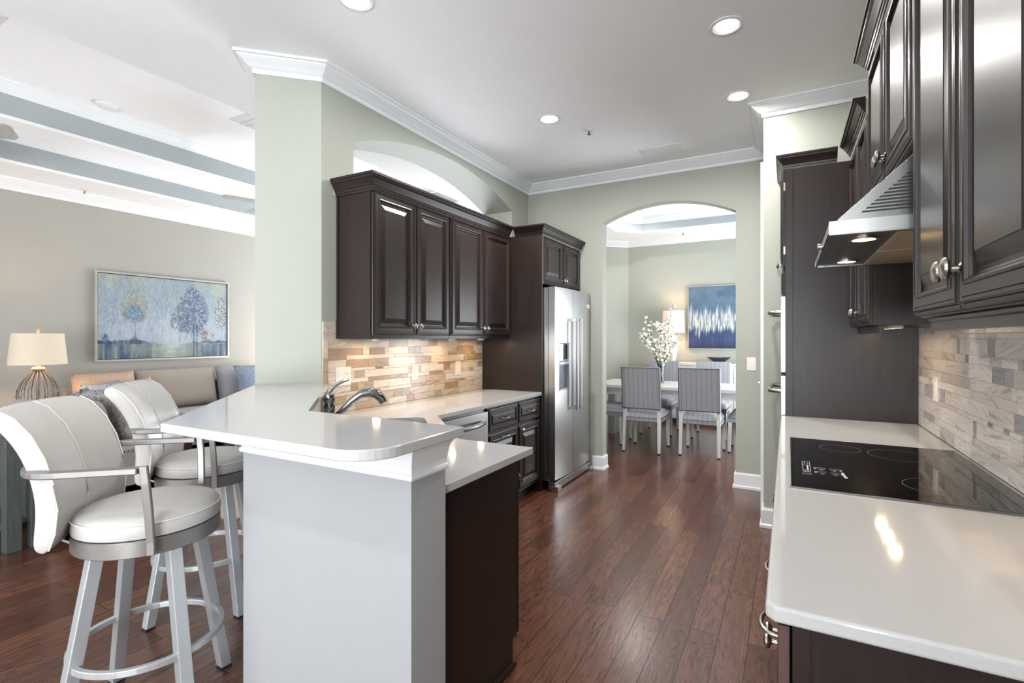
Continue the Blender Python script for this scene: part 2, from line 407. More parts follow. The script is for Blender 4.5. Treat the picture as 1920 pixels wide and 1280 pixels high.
# kitchen / living partition with the niche arch above the cabinets and the angled pier
m = MB(); hole = [(2.457, 2.0)]+[(a, z) for a, z in arc(2.457, 2.70, 4.675, 2.72, .215)]+[(4.675, 2.0)]
m.prism([(2.19, 0), (YF, 0), (YF, CZ), (2.19, CZ)], -2.909, XL, fX, [hole])
struct('wall_left', m, M['wall'], 'sage wall with arched opening behind the upper cabinets', 'wall')
m = MB(); m.prism([(-2.909, 2.0), (-2.838, 1.926), (XL, 2.19), (-2.909, 2.19)], 0, CZ)
struct('wall_pier', m, M['wall'], 'full height pier with an angled face at the bar end', 'wall')
m = MB(); m.prism([(-2.909, YF), (-2.82, YF), (-2.82, 8.56), (-2.484, 8.85), (-2.484, 9.0), (-2.909, 9.0)], 0, 3.8)
struct('wall_dining_left', m, M['wall'], 'dining room side wall with a clipped corner', 'wall')
m = MB(); hole = [(-1.694, 0)]+arc(-1.694, 2.575, -.418, 2.552, .155)+[(-.418, 0)]
m.prism([(-2.909, 0)]+hole+[(-.02, 0), (-.02, 3.8), (-2.909, 3.8)], YF, 5.185, fY)
struct('wall_far', m, M['wall'], 'sage wall with the arched doorway to the dining room', 'wall')
m = MB(); m.prism([(-.153, 4.10), (XR+.2, 4.10), (XR+.2, 4.2), (-.03, 4.2), (-.03, YF), (-.153, YF)], 0, CZ)
struct('wall_pantry', m, M['wall'], 'short return wall beside the tall oven cabinet', 'wall')
m = MB(); m.prism([(-6.2, 0), (4.10, 0), (4.10, CZ), (-6.2, CZ)], XR, XR+.15, fX, [[(-4.3, .3), (-1.6, .3), (-1.6, 2.4), (-4.3, 2.4)]])
struct('wall_right', m, M['wall'], 'kitchen wall behind the cooktop', 'wall')
m = MB(); hw = [[(6.0, .35), (8.1, .35), (8.1, 2.45), (6.0, 2.45)]]
m.prism([(5.185, 0), (9.0, 0), (9.0, 3.8), (5.185, 3.8)], .6, .75, fX, hw)
struct('wall_dining_right', m, M['wall'], 'dining room window wall', 'wall')
struct('wall_dining_far', bx((-2.6, 8.85, 0), (.6, 9.0, 3.8)), M['wall'], 'back wall of the dining room', 'wall')
struct('wall_living', bx((-7.45, -6.2, 0), (-7.3, 7.5, 3.8)), M['wall_living'], 'greige living room wall with the landscape painting', 'wall')
m = MB(); m.prism([(-7.45, 0), (-2.909, 0), (-2.909, 3.8), (-7.45, 3.8)], 7.5, 7.62, fY, [[(-6.5, .25), (-3.9, .25), (-3.9, 2.45), (-6.5, 2.45)]])
struct('wall_living_end', m, M['wall_living'], 'end wall of the living room', 'wall')
m = MB(); m.prism([(-7.45, 0), (XR+.15, 0), (XR+.15, 3.8), (-7.45, 3.8)], -6.32, -6.2, fY,
                  [[(-6.5, .15), (-3.3, .15), (-3.3, 2.45), (-6.5, 2.45)], [(-1.9, .15), (.4, .15), (.4, 2.4), (-1.9, 2.4)]])
struct('wall_back', m, M['wall'], 'back wall with the big windows', 'wall')
def window(n, a, b, axis, c, mull):
    f = MB(); t = .06
    P = (lambda u, z, d: (u, c+d, z)) if axis == 'Y' else (lambda u, z, d: (c+d, u, z))
    for u0, u1, z0, z1 in ([(a[0], b[0], a[1], a[1]+t), (a[0], b[0], b[1]-t, b[1]), (a[0], a[0]+t, a[1]+t, b[1]-t), (b[0]-t, b[0], a[1]+t, b[1]-t)]
                           + [(u-.03, u+.03, a[1]+t, b[1]-t) for u in mull]):
        f.box(P(u0, z0, -.03), P(u1, z1, .03))
    o = struct('window_%d' % n, f, M['trim'], 'unseen white framed window number %d' % n, 'window')
    g = MB(); g.box(P(a[0]+t, a[1]+t, -.004), P(b[0]-t, b[1]-t, .004)); obj('pane', g, M['glass'], o)
window(1, (-1.9, .15), (.4, 2.4), 'Y', -6.26, [-.75])
window(2, (-6.5, .15), (-3.3, 2.45), 'Y', -6.26, [-4.9])
window(3, (-6.5, .25), (-3.9, 2.45), 'Y', 7.56, [-5.2])  # unseen window added to go with the living end fill lamp
window(4, (6.0, .35), (8.1, 2.45), 'X', .67, [7.05])
window(5, (-4.3, .3), (-1.6, 2.4), 'X', .73, [-2.95])  # unseen window added to go with the nook fill lamp
# ceilings
T1 = [(-6.62, -1.6), (-3.58, -1.6), (-3.58, 6.6), (-6.62, 6.6)]
T2 = [(-6.245, -1.2), (-3.95, -1.2), (-3.95, 6.2), (-6.245, 6.2)]
m = MB(); m.prism([(-7.45, -6.3), (XR+.15, -6.3), (XR+.15, YF), (-2.909, YF), (-2.909, 7.6), (-7.45, 7.6)], CZ, CZ+.03, holes=[T1])
struct('ceiling', m, M['ceiling'], 'flat white kitchen ceiling and living room border', 'ceiling')
def ring_wall(path, z0, z1, t=.03):
    m = MB(); m.sweep(path, [(0, z0), (-t, z0), (-t, z1), (0, z1)], closed=True); return m
cw = lambda p: list(reversed(p))        # clockwise path: right hand is the inside
struct('ceiling', ring_wall(cw(T1), CZ+.03, 3.41), M['riser'], 'lower blue grey riser of the living room tray ceiling', 'ceiling')
m = MB(); m.prism(T1, 3.38, 3.41, holes=[T2]); struct('ceiling', m, M['ceiling'], 'white step of the living room tray ceiling', 'ceiling')
struct('ceiling', ring_wall(cw(T2), 3.41, 3.70), M['riser'], 'upper blue grey riser of the living room tray ceiling', 'ceiling')
struct('ceiling', bx((-6.4, -1.4, 3.70), (-3.8, 6.4, 3.74)), M['ceiling'], 'upper white field of the living room tray ceiling', 'ceiling')
D1 = [(-1.75, 5.75), (.2, 5.75), (.2, 8.17), (-2.085, 8.17), (-2.4, 7.85), (-2.4, 6.4)]
m = MB(); m.prism([(-2.909, 5.1), (.75, 5.1), (.75, 9.0), (-2.909, 9.0)], CZ, CZ+.03, holes=[D1])
struct('ceiling', m, M['ceiling'], 'white border of the dining room ceiling', 'ceiling')
struct('ceiling', ring_wall(cw(D1), CZ+.03, 3.34), M['riser'], 'pale riser of the dining room tray ceiling', 'ceiling')
struct('ceiling', bx((-2.6, 5.6, 3.32), (.4, 8.35, 3.35)), M['ceiling'], 'upper white field of the dining room tray ceiling', 'ceiling')
# crowns and bases
def crown(z, s=1.0, h=.095):
    return [(0, z-h), (.012*s, z-h), (.014*s, z-h*.74), (.022*s, z-h*.70), (.03*s, z-h*.66), (.045*s, z-h*.52), (.066*s, z-h*.36), (.08*s, z-h*.24), (.086*s, z-h*.16), (.10*s, z-h*.16), (.10*s, z), (0, z)]
def trim(n, path, prof, label, closed=False, mm='trim'):
    m = MB(); m.sweep(path, prof, closed); return struct('trim_%d' % n, m, M[mm], label, 'trim')
trim(1, [(-2.909, 5.0), (-2.909, 2.0), (-2.838, 1.926), (XL, 2.19), (XL, YF), (-.153, YF), (-.153, 4.10), (XR, 4.10), (XR, -6.2)], crown(CZ), 'white crown moulding around the kitchen ceiling')
trim(2, [(-7.3, -6.2), (-7.3, 7.5), (-2.909, 7.5)], crown(CZ, 1.1, .12), 'white crown moulding on the living room wall')
trim(3, cw(T1), crown(3.38, 1, .1), 'white crown of the lower living room tray riser', True)
trim(4, cw(T2), crown(3.70, 1, .1), 'white crown of the upper living room tray riser', True)
trim(5, cw(D1), crown(3.32, 1, .1), 'white crown inside the dining room tray', True)
trim(6, [(-2.82, 5.185), (-2.82, 8.56), (-2.484, 8.85), (.6, 8.85), (.6, 5.185)], crown(CZ), 'white crown moulding around the dining room walls')
base = [(0, 0), (.026, 0), (.026, .02), (.016, .028), (.016, .125), (.010, .14), (0, .14)]
def baseboard(side, path, label):
    m = MB(); m.sweep(path, base); struct('baseboard_'+side, m, M['trim'], label, 'baseboard')
baseboard('far_left', [(-1.80, YF), (-1.694, YF), (-1.694, 5.185)], 'white baseboard at the left foot of the arched doorway')
baseboard('far_right', [(-.418, 5.185), (-.418, YF), (-.153, YF)], 'white baseboard at the right foot of the arched doorway')
baseboard('pantry', [(-.153, 4.22), (-.153, 4.10), (-.05, 4.10)], 'white baseboard at the corner beside the oven cabinet')
baseboard('dining', [(-2.82, 5.185), (-2.82, 8.56), (-2.484, 8.85), (.6, 8.85)], 'white baseboard along the dining room walls')
baseboard('living', [(-7.3, -6.2), (-7.3, 7.5)], 'white baseboard along the living room wall')
# pantry door in the side of the return wall
d = struct('door_1', bx((-.167, 4.3, .01), (-.153, 5.0, 2.62)), M['trim'], 'white pantry door seen edge on', 'door')
m = MB(); m.box((-.178, 4.225, 0), (-.153, 4.30, 2.70)); m.box((-.178, 4.30, 2.62), (-.153, 5.05, 2.70)); obj('door_casing', m, M['trim'], d)
m = MB(); m.tube([(-.167, 4.86, 1.0), (-.205, 4.86, 1.0), (-.212, 4.80, 1.0), (-.212, 4.75, 1.0)], .009); m.lathe([(.026, 0), (.026, .008), (0, .008)], (-.167, 4.86, 1.0), -X, 16); obj('lever_handle', m, M['nickel'], d, smooth=True)
m = MB(); m.box((-.182, 4.28, 1.52), (-.17, 4.305, 1.61)); obj('hinge', m, M['nickel'], d)

# tiled backsplashes
def backsplash(name, label, x0, nx, y0, y1, z0, z1, mt, rows, lens, seed, extra=()):
    rnd = random.Random(seed); m = MB(); lay = m.bm.loops.layers.float_color.new('tint')
    m.mi = 1
    for (a, b, c, d) in [(y0, y1, z0, z1)]+list(extra): m.box((x0, a, c), (x0+nx*.006, b, d))
    m.mi = 0
    for (a, b, c, d) in [(y0, y1, z0, z1)]+list(extra):
        z = c; k = 0; g = .0013
        while z < d-.004:
            h = rows[k % len(rows)]; k += 1; zt = min(z+h, d); y = a-rnd.random()*.12
            while y < b:
                l = rnd.choice(lens)*(1 if h > .03 else 1.3); ya, yb = max(y, a), min(y+l, b); y += l
                if yb-ya < .006: continue
                t = rnd.choice([.22, .3, .36, .42, .5, .55, .62, .7, .78, .88]) if l > .09 else rnd.choice([0, .04, .97, 1, .75, .85, .3])
                t = min(1, max(0, t+rnd.uniform(-.05, .05)))
                for f in m.box((x0+nx*.004, ya+g, z+g), (x0+nx*.009, yb-g, zt-g)):
                    for lp in f.loops: lp[lay] = (t, t, t, 1)
            z += h
    return struct(name, m, [mt, M['grout']], label, 'backsplash', keep=True)
backsplash('backsplash_left', 'warm marble mosaic tile under the left upper cabinets', XL, 1, 2.235, 4.073, .891, 1.372, M['tile_l'], [.05, .055, .025, .055, .03, .052, .017, .057, .028], [.06, .09, .15, .2, .26, .3], 3, [(2.235, 2.298, 1.372, 1.48)])
backsplash('backsplash_left_edge', 'upright marble edge tiles between pier and mosaic', XL, 1, 2.196, 2.233, .891, 1.48, M['tile_l'], [.21, .14, .24], [.3], 11)
backsplash('backsplash_right', 'grey white marble mosaic tile behind the cooktop', XR, -1, .2, 3.578, .891, 1.96, M['tile_r'], [.06, .034, .066, .02, .062, .038, .044], [.04, .08, .1, .14, .18, .24, .24], 5)

# knee wall of the bar with its trim
KP = [(-2.69, 2.066), (-1.785, 1.165), (-.98, 1.165), (-.98, 1.335), (-1.715, 1.335), (-2.563, 2.183)]
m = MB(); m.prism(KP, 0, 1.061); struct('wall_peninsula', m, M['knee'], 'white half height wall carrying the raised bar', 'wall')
trim(7, [(-2.69, 2.066), (-1.785, 1.165), (-.98, 1.165), (-.98, 1.335)],
     [(0, .955), (.011, .955), (.014, .962), (.011, .970), (.005, .973), (.006, .99), (.009, .998), (.012, 1.012), (.02, 1.035), (.034, 1.050), (.036, 1.061), (0, 1.061)], 'white moulding under the raised bar')

# ------------------------------------------------------------------ cabinets
DOOR = [(0, 0), (0, .010), (.003, .014), (.007, .015), (.008, .011), (.011, .011), (.012, .017), (.016, .0205), (.020, .0205), (.021, .017), (.024, .017), (.025, .0205), (.048, .0205), (.049, .024), (.054, .0255), (.058, .024), (.060, .017), (.063, .017), (.064, .011), (.070, .008), (.078, .008), (.108, .0185), (.110, .0205)]
DRAWER = [(0, 0), (0, .014), (.003, .018), (.009, .020), (.012, .0175), (.016, .0175), (.018, .0205), (.030, .0205), (.034, .012), (.040, .012), (.056, .0195), (.058, .020)]
def knob(parent, p, n, s=1.0):
    m = MB(); m.lathe([(.009*s, 0), (.009*s, .003), (.0055*s, .006), (.005*s, .018), (.009*s, .020), (.0165*s, .023), (.0185*s, .028), (.0165*s, .033), (.010*s, .0365), (0, .0375)], p, n, 18)
    return obj('knob', m, M['nickel'], parent, smooth=True)
def pull(parent, p, u, n, L=.1):
    p = Vector(p); m = MB()
    m.tube([p+u*(L/2*math.cos(a))*1.0+n*(.034*math.sin(a)**.7 if 0 < a < math.pi else 0) for a in [math.pi*i/14 for i in range(15)]], .0045, 8)
    return obj('pull', m, M['nickel'], parent, smooth=True)
def door(root, o, U, w, h, prof=None, kn=None, name='door', pl=None):
    m = MB(); m.rings(o, U, Z, w, h, prof or DOOR); d = obj(name, m, M['cab'], root)
    N = U.cross(Z)
    if kn: knob(d, Vector(o)+U*kn[0]+Z*kn[1]+N*.0205, N, kn[2] if len(kn) > 2 else 1)
    for q in (pl or []): pull(d, Vector(o)+U*q[0]+Z*q[1]+N*.0205, U, N)
    return d
CROWN_P = [(0, 0), (.004, 0), (.006, .010), (.010, .012), (.012, .022), (.016, .024), (.022, .034), (.034, .052), (.043, .060), (.045, .066), (.052, .068), (.052, .080), (0, .080)]
CROWN_C = lambda z, k=1: [(o, z+h*k) for o, h in CROWN_P]
# left wall cabinets
def wall_cab(label, y0, y1, end=False):
    r = thing('wall_cabinet', label, 'cabinet', (-2.4, (y0+y1)/2, 1.37), 'left wall cabinets')
    m = MB(); m.box((-2.553, y0, 1.37), (-2.262, y1, 2.31))
    if end:
        m.box((-2.28, y0-.004, 1.37), (-2.262, y0, 2.31)); m.box((-2.553, y0-.004, 1.37), (-2.535, y0, 2.31))
        m.box((-2.535, y0-.004, 1.37), (-2.28, y0, 1.392)); m.box((-2.535, y0-.004, 2.288), (-2.28, y0, 2.31))
    obj('carcass', m, M['cab'], r, bevel=.0015)
    wd = (y1-y0-.016)/2
    door(r, (-2.262, y0+.006, 1.393), Y, wd, .905, kn=(wd-.028, .065))
    door(r, (-2.262, y0+.010+wd, 1.393), Y, wd, .905, kn=(.028, .065))
    return r
wall_cab('dark wall cabinet with two doors nearest the pier', 2.302, 3.122, True)
wall_cab('dark wall cabinet with two doors next to the refrigerator panel', 3.124, 4.073)
m = MB(); m.sweep([(-2.553, 2.2985), (-2.2385, 2.2985), (-2.2385, 4.022)], CROWN_C(2.286, 1.3))
tag(obj('cabinet_cornice', m, M['cab']), 'dark cornice on top of the left wall cabinets', 'cornice')
# refrigerator surround
r = thing('refrigerator_cabinet', 'dark tall side panel and two door cabinet around the refrigerator', 'cabinet', (-2.2, 4.5, 0))
obj('side_panel', bx((-2.553, 4.075, 0), (-1.93, 4.095, 2.31)), M['cab'], r)
obj('carcass', bx((-2.553, 4.095, 1.872), (-1.953, 5.05, 2.31)), M['cab'], r)
obj('edge_strip', bx((-1.953, 4.095, 1.865), (-1.93, 4.108, 2.31)), M['nickel'], r)
door(r, (-1.953, 4.115, 1.88), Y, .458, .42, kn=(.435, .055, .8))
door(r, (-1.953, 4.577, 1.88), Y, .462, .42, kn=(.025, .055, .8))
m = MB(); m.sweep([(-2.20, 4.075), (-1.93, 4.075), (-1.93, 5.05)], CROWN_C(2.31)); obj('cornice', m, M['cab'], r)
# base cabinets on the left run
def toe(r, a, b): obj('toe_kick', bx(a, b), M['black'], r)
r = thing('base_cabinet', 'dark base cabinet with drawer and pull-out beside the dishwasher', 'cabinet', (-2.2, 3.4, 0))
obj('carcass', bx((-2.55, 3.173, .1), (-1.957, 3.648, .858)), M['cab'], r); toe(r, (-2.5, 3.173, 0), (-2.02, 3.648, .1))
door(r, (-1.957, 3.18, .675), Y, .462, .17, DRAWER, name='drawer', pl=[(.231, .085)])
door(r, (-1.957, 3.18, .12), Y, .462, .535, name='door', pl=[(.231, .500)])
r = thing('base_cabinet', 'dark base cabinet with drawer and knobbed door beside the refrigerator', 'cabinet', (-2.2, 3.86, 0))
obj('carcass', bx((-2.55, 3.65, .1), (-1.957, 4.072, .858)), M['cab'], r); toe(r, (-2.5, 3.65, 0), (-2.02, 4.072, .1))
door(r, (-1.957, 3.656, .675), Y, .40, .17, DRAWER, name='drawer', pl=[(.2, .085)])
door(r, (-1.957, 3.656, .12), Y, .40, .535, kn=(.03, .495, .9))
# dishwasher
r = thing('dishwasher', 'stainless steel dishwasher under the left counter', 'dishwasher', (-2.2, 2.87, 0))
obj('body', bx((-2.53, 2.583, .10), (-1.965, 3.17, .852)), M['steel_dark'], r)
obj('door', bx((-1.965, 2.585, .12), (-1.938, 3.168, .835)), M['steel'], r, bevel=.004)
m = MB(); m.tube([(-1.938+.055*math.sin(math.pi*i/16)**.6, 2.64+.47*i/16, .765) for i in range(17)], .016, 10); obj('handle', m, M['steel'], r, smooth=True)
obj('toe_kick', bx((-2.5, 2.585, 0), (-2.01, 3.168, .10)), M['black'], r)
# diagonal sink base
r = thing('sink_cabinet', 'dark diagonal sink cabinet behind the raised bar', 'cabinet', (-1.7, 2.25, 0))
m = MB(); P1, P2 = Vector((-1.43, 1.955, 0)), Vector((-1.97, 2.495, 0)); dv = (P2-P1).normalized(); nv = Vector((-dv.y, dv.x, 0))
m.hexa([P1+Z*.1, P2+Z*.1, P2+nv*.02+Z*.1, P1+nv*.02+Z*.1], [P1+Z*.858, P2+Z*.858, P2+nv*.02+Z*.858, P1+nv*.02+Z*.858]); obj('face_frame', m, M['cab'], r)
U_ = -dv
for k in (0, 1): door(r, P2+U_*(.02+k*.365)-nv*.0+Z*.12, U_, .355, .70, kn=((.325, .62) if k == 0 else (.03, .62)))
# peninsula cabinet
r = thing('peninsula_cabinet', 'dark base cabinet with plain end panel facing the aisle', 'cabinet', (-1.2, 1.62, 0))
m = MB(); m.prism([(1.34, 0), (1.852, 0), (1.852, .112), (1.888, .112), (1.888, .858), (1.34, .858)], -1.40, -1.012, fX); obj('carcass', m, M['cab'], r)
obj('groove_shade', bx((-1.40, 1.888, .112), (-1.018, 1.896, .858)), M['black'], r)  # black strip paints the shade in the groove beside the door
door(r, (-1.012, 1.896, .12), -X, .385, .735, kn=(.03, .65))
obj('shoe_moulding', bx((-1.012, 1.34, 0), (-.998, 1.862, .02)), M['cab'], r)
# right base cabinets
r = thing('base_cabinet', 'dark base cabinet at the near end of the right counter', 'cabinet', (.3, 1.45, 0))
m = MB(); m.box((.008, 1.062, .1), (.645, 1.868, .858)); m.box((.01, 1.056, .1), (.036, 1.062, .858)); obj('carcass', m, M['cab'], r); toe(r, (.08, 1.09, 0), (.64, 1.868, .1))
door(r, (.004, 1.86, .675), -Y, .795, .175, DRAWER, name='drawer', pl=[(.63, .085), (.33, .085)])
door(r, (.004, 1.86, .12), -Y, .395, .535, kn=(.37, .49)); door(r, (.004, 1.462, .12), -Y, .397, .535, kn=(.03, .49))
obj('door_edge', bx((-.0155, 1.0595, .13), (.003, 1.065, .845)), M['cab_raw'], r)
r = thing('base_cabinet', 'dark base cabinet below the cooktop', 'cabinet', (.3, 2.3, 0))
obj('carcass', bx((.008, 1.87, .1), (.645, 2.785, .80)), M['cab'], r); toe(r, (.08, 1.87, 0), (.64, 2.785, .1))
for k in (0, 1): door(r, (.006, 2.78-k*.455, .12), -Y, .448, .66, kn=((.42, .6) if k == 0 else (.03, .6)))
r = thing('base_cabinet', 'dark base cabinet between cooktop and tall oven cabinet', 'cabinet', (.3, 3.2, 0))
obj('carcass', bx((.008, 2.787, .1), (.645, 3.575, .858)), M['cab'], r); toe(r, (.08, 2.787, 0), (.64, 3.575, .1))
for k in range(3): door(r, (.006, 3.57, .12+k*.25), -Y, .78, .24, DRAWER, name='drawer', pl=[(.39, .12)])
# tall oven cabinet
r = thing('oven_cabinet', 'tall dark oven cabinet with plain side panel at counter end', 'cabinet', (.3, 3.83, 0))
m = MB(); m.box((.0, 3.58, .1), (.652, 4.098, .50)); m.box((.0, 3.58, .5), (.652, 3.60, 2.43)); m.box((0, 4.078, .5), (.652, 4.098, 2.43)); m.box((.6, 3.6, .5), (.652, 4.078, 2.43)); m.box((.0, 3.6, 1.79), (.6, 4.078, 2.43))
m.box((-.012, 3.58, .1), (.0, 3.60, 2.43)); m.box((-.012, 4.08, .1), (.0, 4.098, 2.43))
obj('carcass', m, M['cab'], r); toe(r, (.06, 3.59, 0), (.64, 4.09, .1))
obj('side_stile', bx((-.012, 3.575, .892), (.03, 3.58, 2.43)), M['cab'], r, bevel=.001)
obj('back_stile', bx((.625, 3.572, .892), (.645, 3.58, 1.40)), M['cab'], r, bevel=.001)
dd = door(r, (-.014, 4.09, 1.83), -Y, .5, .60, kn=(.03, .06))
for z in (1.90, 2.30): obj('hinge', bx((-.022, 3.583, z), (-.01, 3.588, z+.05)), M['nickel'], dd)
m = MB(); m.sweep([(-.012, 4.098), (-.012, 3.58), (.255, 3.58)][::-1] if False else [(-.012, 4.098), (-.012, 3.58), (.262, 3.58)], [(-o if False else o, z) for o, z in CROWN_C(2.4305)])
m = MB(); m.sweep([(.262, 3.58), (-.012, 3.58), (-.012, 4.098)][::-1], CROWN_C(2.4305)); obj('cornice', m, M['cab'], r)
# double wall oven
r = thing('wall_oven', 'stainless double wall oven seen edge on beside tall cabinet', 'oven', (.3, 3.84, .5))
obj('body', bx((.0, 3.605, .505), (.55, 4.073, 1.785)), M['steel_dark'], r)
obj('control_panel', bx((-.035, 3.604, 1.66), (0, 4.075, 1.785)), M['blackglass'], r)
for z0, z1 in ((1.16, 1.64), (.52, 1.14)):
    d = obj('oven_door', bx((-.038, 3.604, z0), (-.0, 4.075, z1)), M['steel'], r, bevel=.003)
    m = MB(); h = z1-.10
    m.tube([(-.036, 3.625, h), (-.075, 3.628, h), (-.098, 3.65, h), (-.102, 3.70, h), (-.102, 3.98, h), (-.098, 4.03, h), (-.075, 4.05, h), (-.036, 4.053, h)], .014, 10); obj('handle', m, M['steel'], d, smooth=True)
# right wall cabinets
def rcab(label, y0, y1, z0, z1, split, kz, ks=1, rail=False, end=False):
    r = thing('wall_cabinet', label, 'cabinet', (.5, (y0+y1)/2, z0), 'right wall cabinets')
    m = MB(); m.box((.342, y0, z0), (.645, y1, z1))
    if end:
        m.box((.342, y0-.004, z0), (.37, y0, z1)); m.box((.37, y0-.004, z0), (.645, y0, z0+.03))
    obj('carcass', m, M['cab'], r)
    y = y1-.004
    n = len(split)
    for i, wd in enumerate(split):
        last = i % 2 == 1
        door(r, (.341, y, z0+.004), -Y, wd-.006, z1-z0-.012, kn=((.032, kz, ks) if last else (wd-.038, kz, ks))); y -= wd
    if rail:
        m = MB(); m.sweep([(.37, y1-.002), (.37, y0+.004), (.64, y0+.004)][::1] if False else [(.372, y1-.002), (.372, y0+.002)], [(.0, z0-.004), (.012, z0-.004), (.012, z0-.010), (.006, z0-.014), (.006, z0-.036), (-.012, z0-.036), (-.012, z0-.004)])
        obj('light_rail', m, M['cab'], r)
    return r
rcab('tall dark wall cabinet with two doors nearest the camera', .955, 1.864, 1.436, 2.60, [.452, .452], .085, 1.35, True)
rcab('dark two door cabinet above the range hood', 1.868, 2.795, 1.96, 2.60, [.464, .458], .09, 1.25)
rcab('low dark wall cabinet between range hood and oven cabinet', 2.80, 3.572, 1.436, 2.43, [.386, .382], .07, 1, True, True)
m = MB(); m.sweep([(.645, 2.797), (.322, 2.797), (.322, .953)], CROWN_C(2.6005)); tag(obj('cabinet_cornice', m, M['cab']), 'dark cornice on the taller right wall cabinets', 'cornice')
m = MB(); m.sweep([(.322, 3.525), (.322, 2.86)], CROWN_C(2.4305)); tag(obj('cabinet_cornice', m, M['cab']), 'lower dark cornice beside the oven cabinet', 'cornice')
# ------------------------------------------------------------------ countertops
bar = [(-2.836, 1.923), (-1.836, .906)]+[(-1.03+.125*math.cos(a), 1.034+.125*math.sin(a)*1.0-.0) for a in [R(-90+9*i) for i in range(11)]]+[(-.912, 1.335), (-.912, 1.343), (-1.65, 1.343), (-2.478, 2.165), (-2.552, 2.194)]
m = MB(); m.prism(bar, 1.0625, 1.093)
tag(obj('countertop', m, M['quartz'], bevel=.004, seg=3), 'raised white quartz bar top with a rounded corner', 'countertop')
# sink opening, turned 45 degrees
SC, SU, SV = Vector((-1.86, 2.055)), Vector((-.7071, .7071)), Vector((.7071, .7071))
def sq(w, h, r=.05, n=5):
    out = []
    for cx, cy, a0 in ((w/2-r, h/2-r, 0), (-w/2+r, h/2-r, 90), (-w/2+r, -h/2+r, 180), (w/2-r, -h/2+r, 270)):
        for i in range(n+1):
            a = R(a0+90*i/n); q = SC+SU*(cx+r*math.cos(a))+SV*(cy+r*math.sin(a)); out.append((q.x, q.y))
    return out
L = [(-.994, 1.337), (-.994, 2.008), (-1.385, 2.003), (-1.93, 2.545), (-1.93, 4.0725), (-2.5535, 4.0725), (-2.5535, 2.19), (-1.713, 1.337)]
m = MB(); m.prism(L, .8605, .891, holes=[sq(.72, .41)])
tag(obj('countertop', m, M['quartz'], bevel=.003), 'lower white quartz counter wrapping around the corner sink', 'countertop')
r = thing('sink', 'undermount stainless corner sink below the raised bar', 'sink', (SC.x, SC.y, .68))
m = MB(); o_, i_ = sq(.74, .43), sq(.70, .39, .06)
for a, za, b, zb in ((o_, .860, i_, .860), (i_, .860, sq(.66, .35, .07), .70)):
    va = [m.v((x, y, za)) for x, y in a]; vb = [m.v((x, y, zb)) for x, y in b]; n = len(a)
    for k in range(n): m.face((va[k], va[(k+1) % n], vb[(k+1) % n], vb[k]))
m.face(vb); obj('bowl', m, M['sinkmat'], r, smooth=True)
m = MB(); m.lathe([(.045, .701), (.045, .704), (.03, .704), (0, .702)], (SC.x, SC.y, 0), Z, 20); obj('drain', m, M['chrome'], r, smooth=True)
m = MB(); m.prism([(-.036, 1.045), (-.02, 1.03), (.645, 1.03), (.645, 3.578), (-.036, 3.578)], .8605, .891)
tag(obj('countertop', m, M['quartz'], bevel=.006, seg=3), 'long white quartz counter in the right foreground', 'countertop')
# faucet
r = thing('faucet', 'dark chrome single lever faucet behind the bar', 'faucet', (-2.085, 1.83, .891))
bx0 = Vector((-2.085, 1.83, .891)); sv = Vector((.7071, .7071, 0))
m = MB(); m.lathe([(.034, 0), (.034, .01), (.027, .018), (.026, .10), (.030, .112), (.030, .128), (.024, .15), (.031, .165), (.027, .19), (.014, .208), (0, .212)], bx0, Z, 20); obj('body', m, M['chrome'], r, smooth=True)
m = MB(); pts = [(0, .05), (.06, .10), (.11, .155), (.155, .188), (.20, .196), (.235, .188), (.262, .165), (.272, .142)]
m.tube([bx0+sv*a+Z*b for a, b in pts], [.016, .017, .018, .020, .023, .025, .024, .021], 12); obj('spout', m, M['chrome'], r, smooth=True)
m = MB(); lv = Vector((.62, .40, 0))
m.tube([bx0+lv*a+Z*b for a, b in [(-.01, .185), (.01, .215), (.05, .245), (.10, .263), (.135, .272)]], [.014, .011, .009, .008, .006], 8); obj('lever', m, M['chrome'], r, smooth=True)
# ------------------------------------------------------------------ cooktop
r = thing('cooktop', 'black glass electric cooktop set in the right counter', 'cooktop', (.32, 2.33, .891))
obj('glass_top', bx((.010, 1.876, .8915), (.628, 2.786, .897)), M['blackglass'], r, bevel=.002)
obj('steel_edge', bx((.007, 1.870, .8912), (.631, 1.876, .8965)), M['steel_dark'], r)
for (cx, cy, rr) in ((.45, 2.08, .115), (.45, 2.08, .07), (.40, 2.56, .105), (.2, 2.6, .075)):
    n = 64; m = MB()
    for k in range(n):
        a0, a1 = 2*math.pi*k/n, 2*math.pi*(k+1)/n
        m.face([m.v((cx+q*math.cos(a), cy+q*math.sin(a), .8974)) for q, a in ((rr, a0), (rr+.0016, a0), (rr+.0016, a1), (rr, a1))])
    obj('burner_ring', m, M['ringprint'], r)
m = MB()
def pr(x, y, w, h): m.box((x-w/2, y-h/2, .8971), (x+w/2, y+h/2, .8974))
